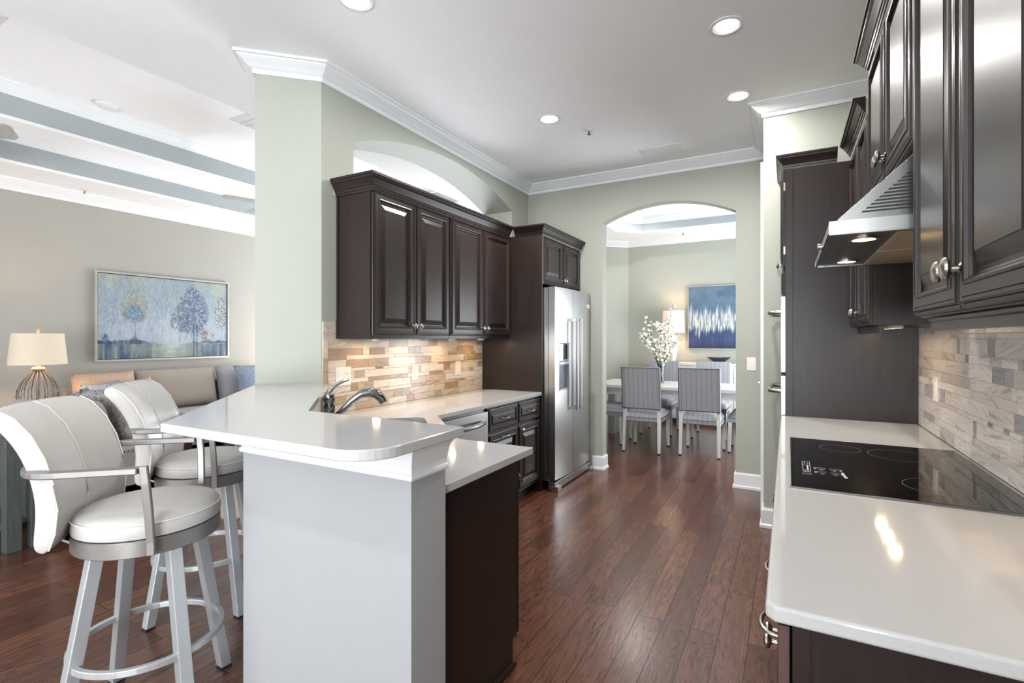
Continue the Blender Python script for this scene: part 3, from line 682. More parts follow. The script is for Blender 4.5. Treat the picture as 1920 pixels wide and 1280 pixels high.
# slider column with its little display on top
pr(.050, 2.19, .0016, .15); pr(.074, 2.19, .0016, .15); pr(.062, 2.264, .025, .0016); pr(.062, 2.205, .025, .0016); pr(.062, 2.118, .025, .0016)
pr(.057, 2.24, .002, .03); pr(.067, 2.24, .006, .0016); pr(.067, 2.228, .0016, .02); pr(.0655, 2.16, .005, .075)
for k in range(5): pr(.052+.005*k, 2.098, .003, .010)
for k in range(3):
    for q in range(10):
        a = 2*math.pi*q/10; pr(.051+.010*k+.0035*math.cos(a), 2.065+.009*math.sin(a), .0014, .0018)
for gx in (.108, .148):
    for gy in (2.105, 2.165):
        for k in range(5): pr(gx-.012+.006*k, gy+.012+(.004 if k % 2 else 0), .003, .004)
        for k in range(4): pr(gx+(-.022 if gx < .12 else .018)+.002*k, gy, .0010, .026-.006*(k % 2))
        pr(gx, gy-.008, .022, .0014); pr(gx, gy-.02, .008, .003)
obj('control_marking', m, M['print'], r)
m = MB(); m.prism([(.172, 2.06), (.182, 2.06), (.182, 2.075), (.178, 2.08), (.176, 2.135), (.167, 2.135), (.170, 2.09)], .8971, .8974)
obj('corner_mark', m, M['print'], r)
# ------------------------------------------------------------------ range hood
HX, HY0, HY1, HZ = .116, 1.88, 2.785, 1.703
r = thing('range_hood', 'stainless under-cabinet range hood above the cooktop', 'range hood', (.4, 2.33, HZ))
side = [(HX, HZ+.006), (.648, HZ+.006), (.648, 1.955), (.36, 1.955), (.135, HZ+.044), (HX, HZ+.044)]
m = MB()
m.prism(side, HY0, HY0+.012, fY); m.prism(side, HY1-.012, HY1, fY)
def slab(p, q, t):  # panel from p to q (x,z) across the hood
    m.hexa([(p[0], HY0+.012, p[1]), (q[0], HY0+.012, q[1]), (q[0], HY1-.012, q[1]), (p[0], HY1-.012, p[1])], [(p[0]+t[0], HY0+.012, p[1]+t[1]), (q[0]+t[0], HY0+.012, q[1]+t[1]), (q[0]+t[0], HY1-.012, q[1]+t[1]), (p[0]+t[0], HY1-.012, p[1]+t[1])])
slab((HX, HZ+.006), (HX, HZ+.044), (.008, 0)); slab((HX, HZ+.044), (.135, HZ+.044), (0, -.006)); slab((.135, HZ+.044), (.36, 1.955), (.006, -.006)); slab((.36, 1.955), (.648, 1.955), (0, -.006))
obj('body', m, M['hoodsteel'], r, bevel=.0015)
obj('band', bx((HX-.001, HY0-.002, HZ+.004), (.648, HY0, HZ+.043)), M['steel'], r)  # steel lighter than the body puts the band's lit look into colour
obj('lip', bx((HX, HY0, HZ), (.648, HY0+.02, HZ+.006)), M['nickel'], r)
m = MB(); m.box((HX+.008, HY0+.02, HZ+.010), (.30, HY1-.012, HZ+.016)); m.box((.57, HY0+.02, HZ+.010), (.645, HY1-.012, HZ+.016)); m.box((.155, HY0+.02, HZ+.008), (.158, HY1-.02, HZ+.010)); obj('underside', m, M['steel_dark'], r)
m = MB(); m.box((.30, HY0+.06, HZ+.002), (.57, 2.32, HZ+.016)); m.box((.30, 2.335, HZ+.002), (.57, HY1-.04, HZ+.016)); obj('filter', m, M['filter'], r, bevel=.003)
m = MB()
nz_ = 14
for i in range(nz_):
    z = HZ+.062+i*.0102; x0 = .135+(z-HZ-.044)/(1.955-HZ-.044)*.225+.045
    if x0 > .52: break
    for a, b in ((x0, .335+.03*i/nz_), (.347+.03*i/nz_, .60)):
        if b-a > .02: m.prism([(a, z), (b, z), (b+.003, z+.0052), (a+.005, z+.0052)], HY0-.0012, HY0+.001, fY)
obj('vent_grille', m, M['vent_screen'], r)
m = MB(); m.lathe([(.012, 0), (.012, .012), (.009, .016), (0, .016)], (HX, 2.25, HZ+.022), -X, 14); obj('control_knob', m, M['nickel'], r, smooth=True)
for y in (2.05, 2.62):
    m = MB(); m.lathe([(.046, -.002), (.046, .004), (.034, .004), (.034, -.002)], (.225, y, HZ+.006), Z, 24, closed=True); q = obj('lamp_ring', m, M['nickel'], r, smooth=True)
    m = MB(); m.lathe([(.033, 0), (.033, .002), (0, .002)], (.225, y, HZ+.0065), Z, 20); obj('lamp_lens', m, M['warmglow'], q)
    l = bpy.data.lights.new('hood_lamp', 'SPOT'); l.energy = 1.5; l.spot_size = R(110); l.spot_blend = .6; l.color = WARM; l.shadow_soft_size = .03
    o = bpy.data.objects.new('hood_lamp', l); C.objects.link(o); o.location = (.225, y, HZ-.002)
# ------------------------------------------------------------------ refrigerator
r = thing('refrigerator', 'stainless steel side by side refrigerator with pole handles', 'refrigerator', (-2.1, 4.57, 0))
obj('body', bx((-2.54, 4.112, .09), (-1.885, 5.018, 1.832)), M['steel'], r)
def frdoor(y0, y1, hole=None):
    m = MB(); n = 10
    cy = (4.11+5.02)/2
    def xf(y): return -1.795-.022*((y-cy)/.455)**2
    ys = sorted(set([y0+(y1-y0)*i/n for i in range(n+1)]+([hole[0], hole[1]] if hole else [])))
    zs = sorted(set([.105, 1.835]+(list(hole[2:]) if hole else [])))
    P = lambda y, z, b: m.v((xf(y) if not b else -1.88, y, z))
    F = [[P(y, z, 0) for z in zs] for y in ys]; B = [[P(y, z, 1) for z in zs] for y in ys]
    for i in range(len(ys)-1):
        for j in range(len(zs)-1):
            inside = hole and hole[0]-1e-6 <= ys[i] < hole[1]-1e-6 and hole[2]-1e-6 <= zs[j] < hole[3]-1e-6
            if not inside: m.face((F[i][j], F[i+1][j], F[i+1][j+1], F[i][j+1]))
            m.face((B[i][j], B[i][j+1], B[i+1][j+1], B[i+1][j]))
        m.face((F[i][0], B[i][0], B[i+1][0], F[i+1][0])); m.face((F[i][-1], F[i+1][-1], B[i+1][-1], B[i][-1]))
    for i in (0, -1):
        for j in range(len(zs)-1): m.face((F[i][j], F[i][j+1], B[i][j+1], B[i][j]))
    return obj('door', m, M['steel'], r, smooth=True)
dl = frdoor(4.112, 4.482, (4.19, 4.405, .90, 1.33)); dr = frdoor(4.489, 5.018)
m = MB(); m.box((-1.87, 4.19, .90), (-1.80, 4.405, .912)); m.box((-1.872, 4.19, .90), (-1.868, 4.405, 1.33)); m.box((-1.87, 4.188, .90), (-1.806, 4.191, 1.33)); m.box((-1.87, 4.404, .90), (-1.80, 4.407, 1.33)); m.box((-1.87, 4.19, 1.13), (-1.808, 4.405, 1.16)); obj('dispenser', m, M['sinkmat'], dl, bevel=.002)
obj('dispenser_panel', bx((-1.868, 4.195, 1.165), (-1.815, 4.40, 1.325)), M['steel'], dl)
obj('dispenser_display', bx((-1.815, 4.30, 1.175), (-1.812, 4.398, 1.32)), M['blackglass'], dl)
for d, y in ((dl, 4.445), (dr, 4.535)):
    m = MB(); m.lathe([(.013, 0), (.013, .86), (0, .86)], (-1.735, y, .70), Z, 14)
    for z in (.715, 1.545): m.bar((-1.80, y, z), (-1.735, y, z), .02, .024)
    obj('handle', m, M['steel'], d, smooth=True)
m = MB(); m.box((-1.806, 4.895, 1.685), (-1.803, 4.975, 1.715)); bd = obj('badge', m, M['plate'], dr)
m = MB(); [m.box((-1.803, 4.905+.011*k, 1.694), (-1.8025, 4.911+.011*k, 1.706)) for k in range(6)]; obj('badge_mark', m, M['steel_dark'], bd)
m = MB(); m.box((-1.885, 4.112, .012), (-1.815, 5.018, .085)); m.box((-1.86, 4.108, .0), (-1.785, 4.19, .05)); m.box((-1.86, 4.94, .0), (-1.785, 5.018, .05)); obj('base_grille', m, M['steel'], r, bevel=.004)
m = MB(); m.box((-2.5, 4.12, 0), (-2.44, 4.2, .09)); m.box((-2.5, 4.93, 0), (-2.44, 5.01, .09)); obj('foot', m, M['black'], r)
# ------------------------------------------------------------------ outlets and switches
def plate(name, label, cat, p, n, U, w, h, kind):
    r = thing(name, label, cat, p, 'wall plates'); p = Vector(p); n = Vector(n); U = Vector(U)
    m = MB(); m.rings(p-U*w/2-Z*h/2, U, Z, w, h, [(0, 0), (0, .003), (.003, .006)]); obj('plate', m, M['plate'], r)
    k = 2 if w > .1 else 1
    for i in range(k):
        c = p+U*((i-(k-1)/2)*.046)
        m = MB(); m.rings(c-U*.017-Z*.033, U, Z, .034, .066, [(0, .005), (0, .0075), (.002, .009)]); q = obj('rocker' if kind[i] == 's' else 'socket', m, M['plate'], r)
        if kind[i] == 'o':
            m = MB()
            for dz in (-.018, .018):
                for du in (-.006, .006):
                    a = c+U*du+Z*dz+n*.0088; m.bar(a-Z*.004, a+Z*.004, .002, .001, n)
            obj('slot', m, M['rubber'], q)
plate('outlet', 'wide double wall plate on the tile nearest the faucet', 'outlet', (-2.5555, 2.36, 1.125), X, Y, .125, .122, 'so')
plate('light_switch', 'single plate in the middle of the left backsplash', 'switch', (-2.5555, 3.08, 1.108), X, Y, .074, .122, 's')
plate('outlet', 'single plate near the refrigerator panel on the tile', 'outlet', (-2.5555, 3.665, 1.108), X, Y, .074, .122, 's')
plate('outlet', 'white outlet on the grey tile right of the cooktop', 'outlet', (.6455, 3.19, 1.125), -X, -Y, .074, .122, 'o')
plate('light_switch', 'white rocker switch on the wall right of the arched doorway', 'switch', (-.287, YF-.0005, 1.14), -Y, X, .078, .122, 's')
# under cabinet strips
def puck(label, grp, x, y, z, power):
    r = thing('puck_light', label, 'light', (x, y, z), grp)
    m = MB(); m.lathe([(.030, 0), (.032, -.010), (.026, -.013), (.024, -.010)], (x, y, z), Z, 20); obj('housing', m, M['plate'], r, smooth=True)
    m = MB(); m.lathe([(.0238, -.0105), (.0238, -.012), (0, -.0125)], (x, y, z), Z, 16); obj('lens', m, M['warmglow'], r)
    l = bpy.data.lights.new('puck_lamp', 'AREA'); l.shape = 'DISK'; l.size = .045; l.energy = power; l.color = (1, .74, .46)
    o = bpy.data.objects.new('puck_lamp', l); C.objects.link(o); o.location = (x, y, z-.016)
for y in (2.50, 2.92, 3.36, 3.80): puck('small warm puck light under the left wall cabinets', 'left puck lights', -2.40, y, 1.3695, .95)
for y in (2.97, 3.17, 3.38): puck('small warm puck light under the cabinet beside the oven', 'right puck lights', .45, y, 1.4355, .35)
for y in (1.25, 1.60): puck('small warm puck light under the near right cabinet', 'near puck lights', .50, y, 1.4355, .55)
# ------------------------------------------------------------------ ceiling fittings
def downlight(label, x, y, z, power=15, r0=.088):
    r = thing('downlight', label, 'light', (x, y, z), 'recessed ceiling lights')
    m = MB(); m.lathe([(r0, -.001), (r0, -.006), (r0-.018, -.008), (r0-.022, -.004), (r0-.03, -.002), (r0-.03, -.0005)], (x, y, z), Z, 32, closed=True); obj('trim_ring', m, M['trim'], r, smooth=True)
    m = MB(); m.lathe([(r0-.031, -.0015), (r0-.031, -.0035), (0, -.0045)], (x, y, z), Z, 28); obj('lens', m, M['lampglow'], r, smooth=True)
    l = bpy.data.lights.new('downlight_lamp', 'AREA'); l.shape = 'DISK'; l.size = .11; l.spread = R(172); l.energy = power; l.color = (1, .97, .93)
    o = bpy.data.objects.new('downlight_lamp', l); C.objects.link(o); o.location = (x, y, z-.012)
downlight('lit recessed ceiling light nearest the right cabinets', -.291, 2.956, CZ, 20)
downlight('lit recessed ceiling light in front of the return wall', -.303, 3.85, CZ, 15)
downlight('lit recessed ceiling light above the left kitchen aisle', -1.617, 3.55, CZ, 38)
downlight('lit recessed ceiling light cut by the top edge above the bar', -1.90, 1.83, CZ, 4)
downlight('small lit recessed light in the dining room ceiling', -2.04, 7.62, 3.32, 10)
downlight('unseen added ceiling light over the right counter behind the camera', -.29, -.6, CZ, 8)  # unseen lamp added to brighten the room more evenly
downlight('unseen added ceiling light behind the camera left', -1.9, -.6, CZ)  # second unseen lamp, added for overall brightness
def sprinkler(label, x, y, z):
    r = thing('sprinkler', label, 'sprinkler', (x, y, z), 'ceiling sprinklers')
    m = MB(); m.lathe([(.038, -.0005), (.038, -.004), (.02, -.008), (.012, -.012), (0, -.012)], (x, y, z), Z, 20); obj('escutcheon', m, M['vent'], r, smooth=True)
    m = MB(); m.lathe([(.007, -.012), (.006, -.035), (.016, -.036), (.016, -.039), (0, -.039)], (x, y, z), Z, 12); obj('deflector', m, M['steel_dark'], r)
sprinkler('small white sprinkler on the kitchen ceiling', -1.421, 3.9, CZ)
sprinkler('small sprinkler above the landscape painting', -7.08, 2.70, CZ)
sprinkler('small sprinkler on the dining room ceiling border', -1.478, 8.45, CZ)
def register(label, x, y, z, w, h, ns, open_=False):
    r = thing('ceiling_vent', label, 'vent', (x, y, z), 'ceiling vents')
    m = MB(); m.sweep([(x-w/2, y-h/2), (x+w/2, y-h/2), (x+w/2, y+h/2), (x-w/2, y+h/2)], [(0, z-.0005), (0, z-.007), (-.022, z-.012), (-.024, z-.0005)], closed=True); obj('frame', m, M['vent'], r)
    obj('backing', bx((x-w/2+.024, y-h/2+.024, z-.002), (x+w/2-.024, y+h/2-.024, z-.0007)), M['ventdark'], r)
    m = MB()
    for i in range(ns):
        q = y-h/2+.03+(h-.06)*(i+.5)/ns; e = (h-.06)/ns*.55
        m.hexa([(x-w/2+.024, q-e, z-.004), (x+w/2-.024, q-e, z-.004), (x+w/2-.024, q+e*.4, z-.018), (x-w/2+.024, q+e*.4, z-.018)], [(x-w/2+.024, q-e, z-.003), (x+w/2-.024, q-e, z-.003), (x+w/2-.024, q+e*.4+.001, z-.016), (x-w/2+.024, q+e*.4+.001, z-.016)])
    obj('slat', m, M['vent'], r)
register('white ceiling vent near the arched doorway', -1.0, 4.62, CZ, .36, .21, 5)
register('ceiling vent on the upper tray ceiling beside the pier', -5.02, 3.42, 3.70, .36, .36, 4)
register('ceiling vent at the far left top corner of the tray', -5.15, 1.25, 3.70, .40, .36, 4)
r = thing('smoke_detector', 'round white smoke detector on the living room ceiling', 'smoke detector', (-5.95, 2.45, 3.70))
m = MB(); m.lathe([(.09, -.0005), (.09, -.018), (.075, -.03), (.06, -.036), (.055, -.032), (.03, -.040), (0, -.041)], (-5.95, 2.45, 3.70), Z, 28); obj('housing', m, M['trim'], r, smooth=True)
def fan(label, x, y, z, a0, pitch, n=5):
    r = thing('ceiling_fan', label, 'ceiling fan', (x, y, z))
    m = MB(); m.lathe([(.012, .06), (.012, 3.66-z), (.055, 3.66-z), (.06, 3.699-z), (0, 3.699-z)], (x, y, z), Z, 16); obj('downrod', m, M['fandark'], r, smooth=True)
    m = MB(); m.lathe([(0, -.10), (.08, -.09), (.10, -.05), (.11, .0), (.10, .04), (.04, .07), (0, .07)], (x, y, z), Z, 24); obj('motor', m, M['fandark'], r, smooth=True)
    for k in range(n):
        a = R(a0+360*k/n); d = Vector((math.cos(a), math.sin(a), 0)); s = Vector((-d.y, d.x, 0)); c = Vector((x, y, z))
        b = MB(); st = [(.16, .04), (.25, .06), (.52, .072), (.61, .068), (.64, .045)]
        lo = []; hi = []
        for t, w2 in st:
            for sg in (-1, 1):
                p = c+d*t+s*sg*w2+Z*(sg*w2*pitch); lo.append(b.v(p-Z*.004)); hi.append(b.v(p+Z*.004))
        for i in range(len(st)-1):
            q = i*2
            b.face((lo[q], lo[q+2], lo[q+3], lo[q+1])); b.face((hi[q], hi[q+1], hi[q+3], hi[q+2])); b.face((lo[q], hi[q], hi[q+2], lo[q+2])); b.face((lo[q+1], lo[q+3], hi[q+3], hi[q+1]))
        b.face((lo[0], lo[1], hi[1], hi[0])); b.face((lo[-1], lo[-2], hi[-2], hi[-1])); b.bar(c+d*.09, c+d*.20, .03, .008)
        obj('blade', b, M['fan'], r)
fan('ceiling fan mostly hidden behind the pier', -5.45, 4.05, 3.0, 180-2, .06)
fan('ceiling fan at the left edge with one blade in view', -5.78, 1.12, 3.0, 48, -.5)
# ------------------------------------------------------------------ bar stools
def make_stool(label):
    r = thing('bar_stool', label, 'bar stool', (0, 0, 0), 'bar stools')
    m = MB(); m.lathe([(0, .700), (.215, .700), (.226, .706), (.229, .72), (.229, .742), (.226, .752), (.222, .756), (.214, .766), (.17, .777), (.1, .783), (0, .785)], (0, 0, 0), Z, 48); s_ = obj('seat', m, M['leather'], r, smooth=True)
    m = MB(); n = 48; m.tube([(.2285*math.cos(2*math.pi*i/n), .2285*math.sin(2*math.pi*i/n), .753) for i in range(n)], .0022, 6, closed=True); obj('piping', m, M['piping'], s_, smooth=True)
    m = MB(); m.lathe([(.0, .645), (.224, .645), (.227, .648), (.227, .697), (.224, .700), (0, .700)], (0, 0, 0), Z, 48); obj('apron', m, M['stoolmetal'], r, smooth=True)
    for k in range(4):
        a = R(45+90*k); d = Vector((math.cos(a), math.sin(a), 0)); s = Vector((-d.y, d.x, 0)); w = .021
        m = MB(); f = lambda c: [c+d*w+s*w, c-d*w+s*w, c-d*w-s*w, c+d*w-s*w]
        m.hexa(f(d*.275+Z*.008), f(d*.165+Z*.645)); l = obj('leg', m, M['stoolleg'], r, bevel=.003)
        m = MB(); m.hexa(f(d*.276), f(d*.275+Z*.008)); obj('glide', m, M['foot'], l)
    m = MB(); n = 56; m.tube([(.232*math.cos(2*math.pi*i/n), .232*math.sin(2*math.pi*i/n), .275) for i in range(n)], .011, w=.018, closed=True); obj('footrest', m, M['stoolleg'], r, bevel=.002)
    # arm loop
    pts = []
    for i in range(-5, 1): pts.append((.258, .07-.05*(i+5)*.9, .945))
    n = 22
    for i in range(1, n): a = math.pi*i/n; pts.append((.258*math.cos(a), -.155-.155*math.sin(a)**.8, .945))
    for i in range(0, 6): pts.append((-.258, -.155+.05*i*.9, .945))
    m = MB(); m.tube(pts, .0105, w=.038); obj('arm_loop', m, M['stoolmetal'], r, bevel=.004)
    for sg in (1, -1):
        m = MB(); m.tube([(sg*.258, .082, .958), (sg*.256, .088, .90), (sg*.246, .093, .80), (sg*.236, .095, .70), (sg*.234, .095, .655)], .0125, w=.016, up=Y); obj('arm_post', m, M['stoolmetal'], r, bevel=.003)
    # backrest: side profile (y, z, half thickness)
    pf = [(-.266, .682, .018), (-.256, .70, .034), (-.242, .75, .042), (-.236, .82, .042), (-.246, .90, .042), (-.268, .98, .042), (-.302, 1.05, .042), (-.345, 1.105, .040), (-.378, 1.128, .034), (-.398, 1.136, .018)]
    m = MB(); F = []; B = []; xs = [-1, -.97, -.85, -.6, -.3, -.02, 0, .02, .3, .6, .85, .97, 1]
    for i, (y, z, t) in enumerate(pf):
        a, b = pf[max(i-1, 0)], pf[min(i+1, len(pf)-1)]
        dy, dz = b[0]-a[0], b[1]-a[1]; q = math.hypot(dy, dz); ny, nz2 = dz/q, -dy/q
        hw = .222*(.93 if i in (0,) else (.97 if i in (1, len(pf)-1) else 1))
        row = []; row2 = []
        for x in xs:
            tt = t*(1-.35*abs(x)**8)-(.004 if x == 0 else 0); bow = .035*x*x
            row.append(m.v((x*hw, y+ny*tt+bow, z+nz2*tt))); row2.append(m.v((x*hw, y-ny*tt+bow, z-nz2*tt)))
        F.append(row); B.append(row2)
    for i in range(len(pf)-1):
        for j in range(len(xs)-1):
            m.face((F[i][j], F[i][j+1], F[i+1][j+1], F[i+1][j])); m.face((B[i][j], B[i+1][j], B[i+1][j+1], B[i][j+1]))
        for j in (0, -1): m.face((F[i][j], F[i+1][j], B[i+1][j], B[i][j]))
    for i in (0, -1):
        for j in range(len(xs)-1): m.face((F[i][j], B[i][j], B[i][j+1], F[i][j+1]))
    edges = [[F[i][j].co.copy() for i in range(1, len(pf)-1)] for j in (0, -1)]
    mid = [F[i][6].co.copy() for i in range(1, len(pf)-1)]
    bk = obj('backrest', m, M['leather'], r, smooth='all', sub=2)
    m = MB()
    for e in edges: m.tube([p*1 for p in e], .003, 6)
    m.tube([p+Vector((0, .0015, 0)) for p in mid], .0022, 6); obj('piping', m, M['piping'], bk, smooth=True)
    m = MB(); m.bar((0, -.20, .66), (0, -.255, .69), .16, .008); m.box((-.08, -.262, .665), (.08, -.256, .75)); obj('back_bracket', m, M['stoolmetal'], r)
    return r
s1 = make_stool('white leather swivel bar stool in front, nearest the camera')
s2 = copy_tree(s1); s2['label'] = 'white leather swivel bar stool behind, half under the bar top'
s1.location = (-2.085, .995, 0); s1.rotation_euler.z = R(-47)
s2.location = (-2.655, 1.535, 0); s2.rotation_euler.z = R(-45)
# ------------------------------------------------------------------ living room
# sofa whose arm end faces the kitchen
SX, SY0, SY1 = -4.25, 1.46, 2.24
def sofa_parts(r, boxes, mats, bev):
    for (nm, a, b, mm) in boxes: obj(nm, bx(a, b), M[mm], r, bevel=bev.get(nm, .03), seg=4, smooth=True)
r = thing('sofa', 'greige sofa with its nailhead arm end turned to the kitchen', 'sofa', (-5.3, 1.85, 0))
sofa_parts(r, [('base', (SX, SY0+.05, .07), (-6.05, SY1, .30), 'sofa'), ('backrest', (SX-.12, SY0, .07), (-6.05, SY0+.2, .80), 'sofa'),
               ('arm', (SX, SY0, .07), (SX-.16, SY1, .565), 'sofa'), ('arm', (-5.92, SY0, .07), (-6.08, SY1, .565), 'sofa'),
               ('seat_cushion', (SX-.165, SY0+.2, .30), (-5.16, SY1+.01, .47), 'sofacush'), ('seat_cushion', (-5.165, SY0+.2, .30), (-5.915, SY1+.01, .47), 'sofacush')], [], {'base': .01, 'arm': .02, 'seat_cushion': .04})
m = MB()
for k in range(26): m.ball((SX+.001, SY0+.03+.028*k, .545), .008, 1)
obj('nailhead_trim', m, M['nail'], r)
m = MB()
for x in (SX-.05, -6.0):
    for y in (SY0+.05, SY1-.05): m.box((x-.03, y-.03, 0), (x+.03, y+.03, .07))
obj('foot', m, M['foot'], r)
def pillow(name, label, c, U, V, w, h, t, mm, group=None, pinch=.05, p=2.6):
    m = MB(); m.pillow(Vector(c), Vector(U).normalized(), Vector(V).normalized(), w, h, t, 14, pinch, p)
    o = obj(name, m, M[mm], smooth='all', loc=tuple(c)); return tag(o, label, 'cushion', group)
tilt = lambda n, a: (Vector(n)*-math.sin(a)+Z*math.cos(a))
pillow('back_cushion', 'grey back cushion peeking over the front bar stool at left', (-5.52, SY0+.34, .665), X, tilt(Y, .22), .74, .38, .22, 'bluecush', None, .02, 5)
pillow('back_cushion', 'grey sofa cushion hidden behind the front bar stool', (-4.79, SY0+.34, .69), X, tilt(Y, .22), .70, .46, .22, 'sofacush', None, .02, 5)
pillow('throw_pillow', 'dark pointed throw pillow below the lamp', (-5.35, SY0+.56, .705), Vector((1, .3, .25)), tilt((.3, 1, 0), .35)+Vector((-.25, 0, 0)), .46, .46, .15, 'fur', None, .1)
pillow('throw_pillow', 'grey streaked furry pillow between the two bar stools', (-4.72, SY0+.58, .73), Vector((.75, .66, 0)), tilt((-.66, .75, 0), .3), .5, .52, .2, 'fur', None, .08)
# second sofa along the painting wall
r = thing('sofa', 'long greige sofa along the wall under the landscape painting', 'sofa', (-6.9, 3.8, 0))
sofa_parts(r, [('base', (-7.2, 2.50, .08), (-6.28, 5.10, .30), 'sofa'), ('backrest', (-7.25, 2.50, .08), (-7.05, 5.10, .80), 'sofa'),
               ('arm', (-7.22, 2.34, .08), (-6.26, 2.50, .60), 'sofa'), ('arm', (-7.22, 5.10, .08), (-6.26, 5.27, .60), 'sofa')]
              + [('seat_cushion', (-7.04, 2.51+.865*k, .30), (-6.27, 3.365+.865*k, .48), 'sofacush') for k in range(3)], [], {'base': .01, 'arm': .04, 'seat_cushion': .04})
m = MB()
for x in (-7.15, -6.33):
    for y in (2.42, 5.19): m.box((x-.03, y-.03, 0), (x+.03, y+.03, .08))
obj('foot', m, M['foot'], r)
for lab, y, mm, wd in (('peach back cushion at the left end of the wall sofa', 2.83, 'peach', .62), ('wide taupe back cushion in the middle of the wall sofa', 3.62, 'sofacush', .97), ('grey back cushion at the right of the wall sofa beside the pier', 4.60, 'bluecush', .96)):  # peach cushion uses one even blush fabric
    pillow('back_cushion', lab, (-6.90, y, .735), Y, tilt(X, .2), wd, .50, .27, mm, None, .02, 4)
pillow('throw_pillow', 'blush throw pillow leaning on the peach back cushion', (-6.60, 2.98, .70), Vector((.1, 1, .10)), tilt(X, .32)+Vector((0, -.10, 0)), .44, .42, .15, 'peach', None, .1)
pillow('throw_pillow', 'blue grey textured pillow beside the pier edge', (-6.62, 4.47, .755), Y, tilt(X, .28), .50, .50, .17, 'bluefur', None, .07)
pillow('throw_pillow', 'small pale pillow at the sofa arm beside the lamp', (-6.55, 2.66, .70), Vector((.25, 1, .1)), tilt(X, .3), .34, .40, .13, 'bluefur', None, .1)
# end table and lamp
r = thing('end_table', 'dark square end table under the wire lamp', 'table', (-6.5, 2.06, 0))
obj('tabletop', bx((-6.78, 1.80, .62), (-6.20, 2.32, .66)), M['console'], r, bevel=.004)
for x in (-6.75, -6.23):
    for y in (1.83, 2.29): obj('leg', bx((x-.025, y-.025, 0), (x+.025, y+.025, .62)), M['console'], r)
LX, LY = -6.5, 2.105
r = thing('table_lamp', 'lit table lamp with white drum shade and wire cage base', 'lamp', (LX, LY, .66))
m = MB(); m.lathe([(.10, .66), (.10, .685), (.07, .69), (0, .69)], (LX, LY, 0), Z, 24); obj('base', m, M['wire'], r, smooth=True)
m = MB(); n = 16
for k in range(n):
    a = 2*math.pi*k/n; d = Vector((math.cos(a), math.sin(a), 0))
    m.tube([Vector((LX, LY, 0))+d*q+Z*z for q, z in ((.09, .685), (.14, .74), (.158, .80), (.152, .87), (.125, .94), (.085, 1.0), (.05, 1.045), (.035, 1.06))], .0042, 6)
m.lathe([(.012, .69), (.012, 1.06), (0, 1.06)], (LX, LY, 0), Z, 10); obj('wire_cage', m, M['wire'], r, smooth=True)
m = MB(); m.lathe([(.05, 1.06), (.055, 1.072), (.045, 1.085), (.022, 1.09), (.022, 1.13), (0, 1.13)], (LX, LY, 0), Z, 20); obj('neck', m, M['finial'], r, smooth=True)
m = MB(); m.lathe([(.222, 1.115), (.194, 1.42), (.192, 1.42), (.220, 1.115)], (LX, LY, 0), Z, 48, closed=True); obj('lamp_shade', m, M['shade'], r, smooth=True)
m = MB(); m.lathe([(.006, 1.13), (.006, 1.43), (.012, 1.435), (.012, 1.465), (0, 1.468)], (LX, LY, 0), Z, 12); obj('finial', m, M['finial'], r, smooth=True)
def bulb(x, y, z, e, c=WARM):
    l = bpy.data.lights.new('lamp_bulb', 'POINT'); l.energy = e; l.color = c; l.shadow_soft_size = .04
    o = bpy.data.objects.new('lamp_bulb', l); C.objects.link(o); o.location = (x, y, z)
bulb(LX, LY, 1.25, 20)
bulb(-6.95, 5.6, 1.25, 22)      # warm point light without a lamp body, past the wall sofa, behind the pier
# paintings: pigment on a fine grid
def canvas(parent, o, U, w, h, nx, ny, fn):
    me = bpy.data.meshes.new('canvas'); o = Vector(o)-off_of(parent); U = Vector(U)
    gx, gy = np.meshgrid(np.linspace(0, 1, nx+1), np.linspace(0, 1, ny+1)); gx = gx.ravel(); gy = gy.ravel()
    co = np.array(o)[None]+gx[:, None]*np.array(U)[None]*w+gy[:, None]*np.array((0, 0, 1))[None]*h
    idx = np.arange((nx+1)*(ny+1)).reshape(ny+1, nx+1)
    f = np.stack([idx[:-1, :-1], idx[:-1, 1:], idx[1:, 1:], idx[1:, :-1]], -1).reshape(-1, 4)
    me.from_pydata(co.tolist(), [], f.tolist())
    c = np.clip(fn(gx, gy), 0, 255)/255; c = np.where(c <= .04045, c/12.92, ((c+.055)/1.055)**2.4)
    a = me.color_attributes.new('paint', 'FLOAT_COLOR', 'POINT')
    a.data.foreach_set('color', np.concatenate([c, np.ones((len(c), 1))], 1).astype(np.float32).ravel())
    me.materials.append(M['canvas']); ob = bpy.data.objects.new('canvas', me); C.objects.link(ob); ob.parent = parent
    return ob
rs = np.random.RandomState(4)
def smooth_noise(x, y, sx, sy, seed):
    q = np.random.RandomState(seed); g = q.rand(sy+2, sx+2); fx, fy = x*sx, y*sy; ix, iy = fx.astype(int), fy.astype(int)
    tx, ty = fx-ix, fy-iy; tx = tx*tx*(3-2*tx); ty = ty*ty*(3-2*ty)
    return (g[iy, ix]*(1-tx)+g[iy, ix+1]*tx)*(1-ty)+(g[iy+1, ix]*(1-tx)+g[iy+1, ix+1]*tx)*ty
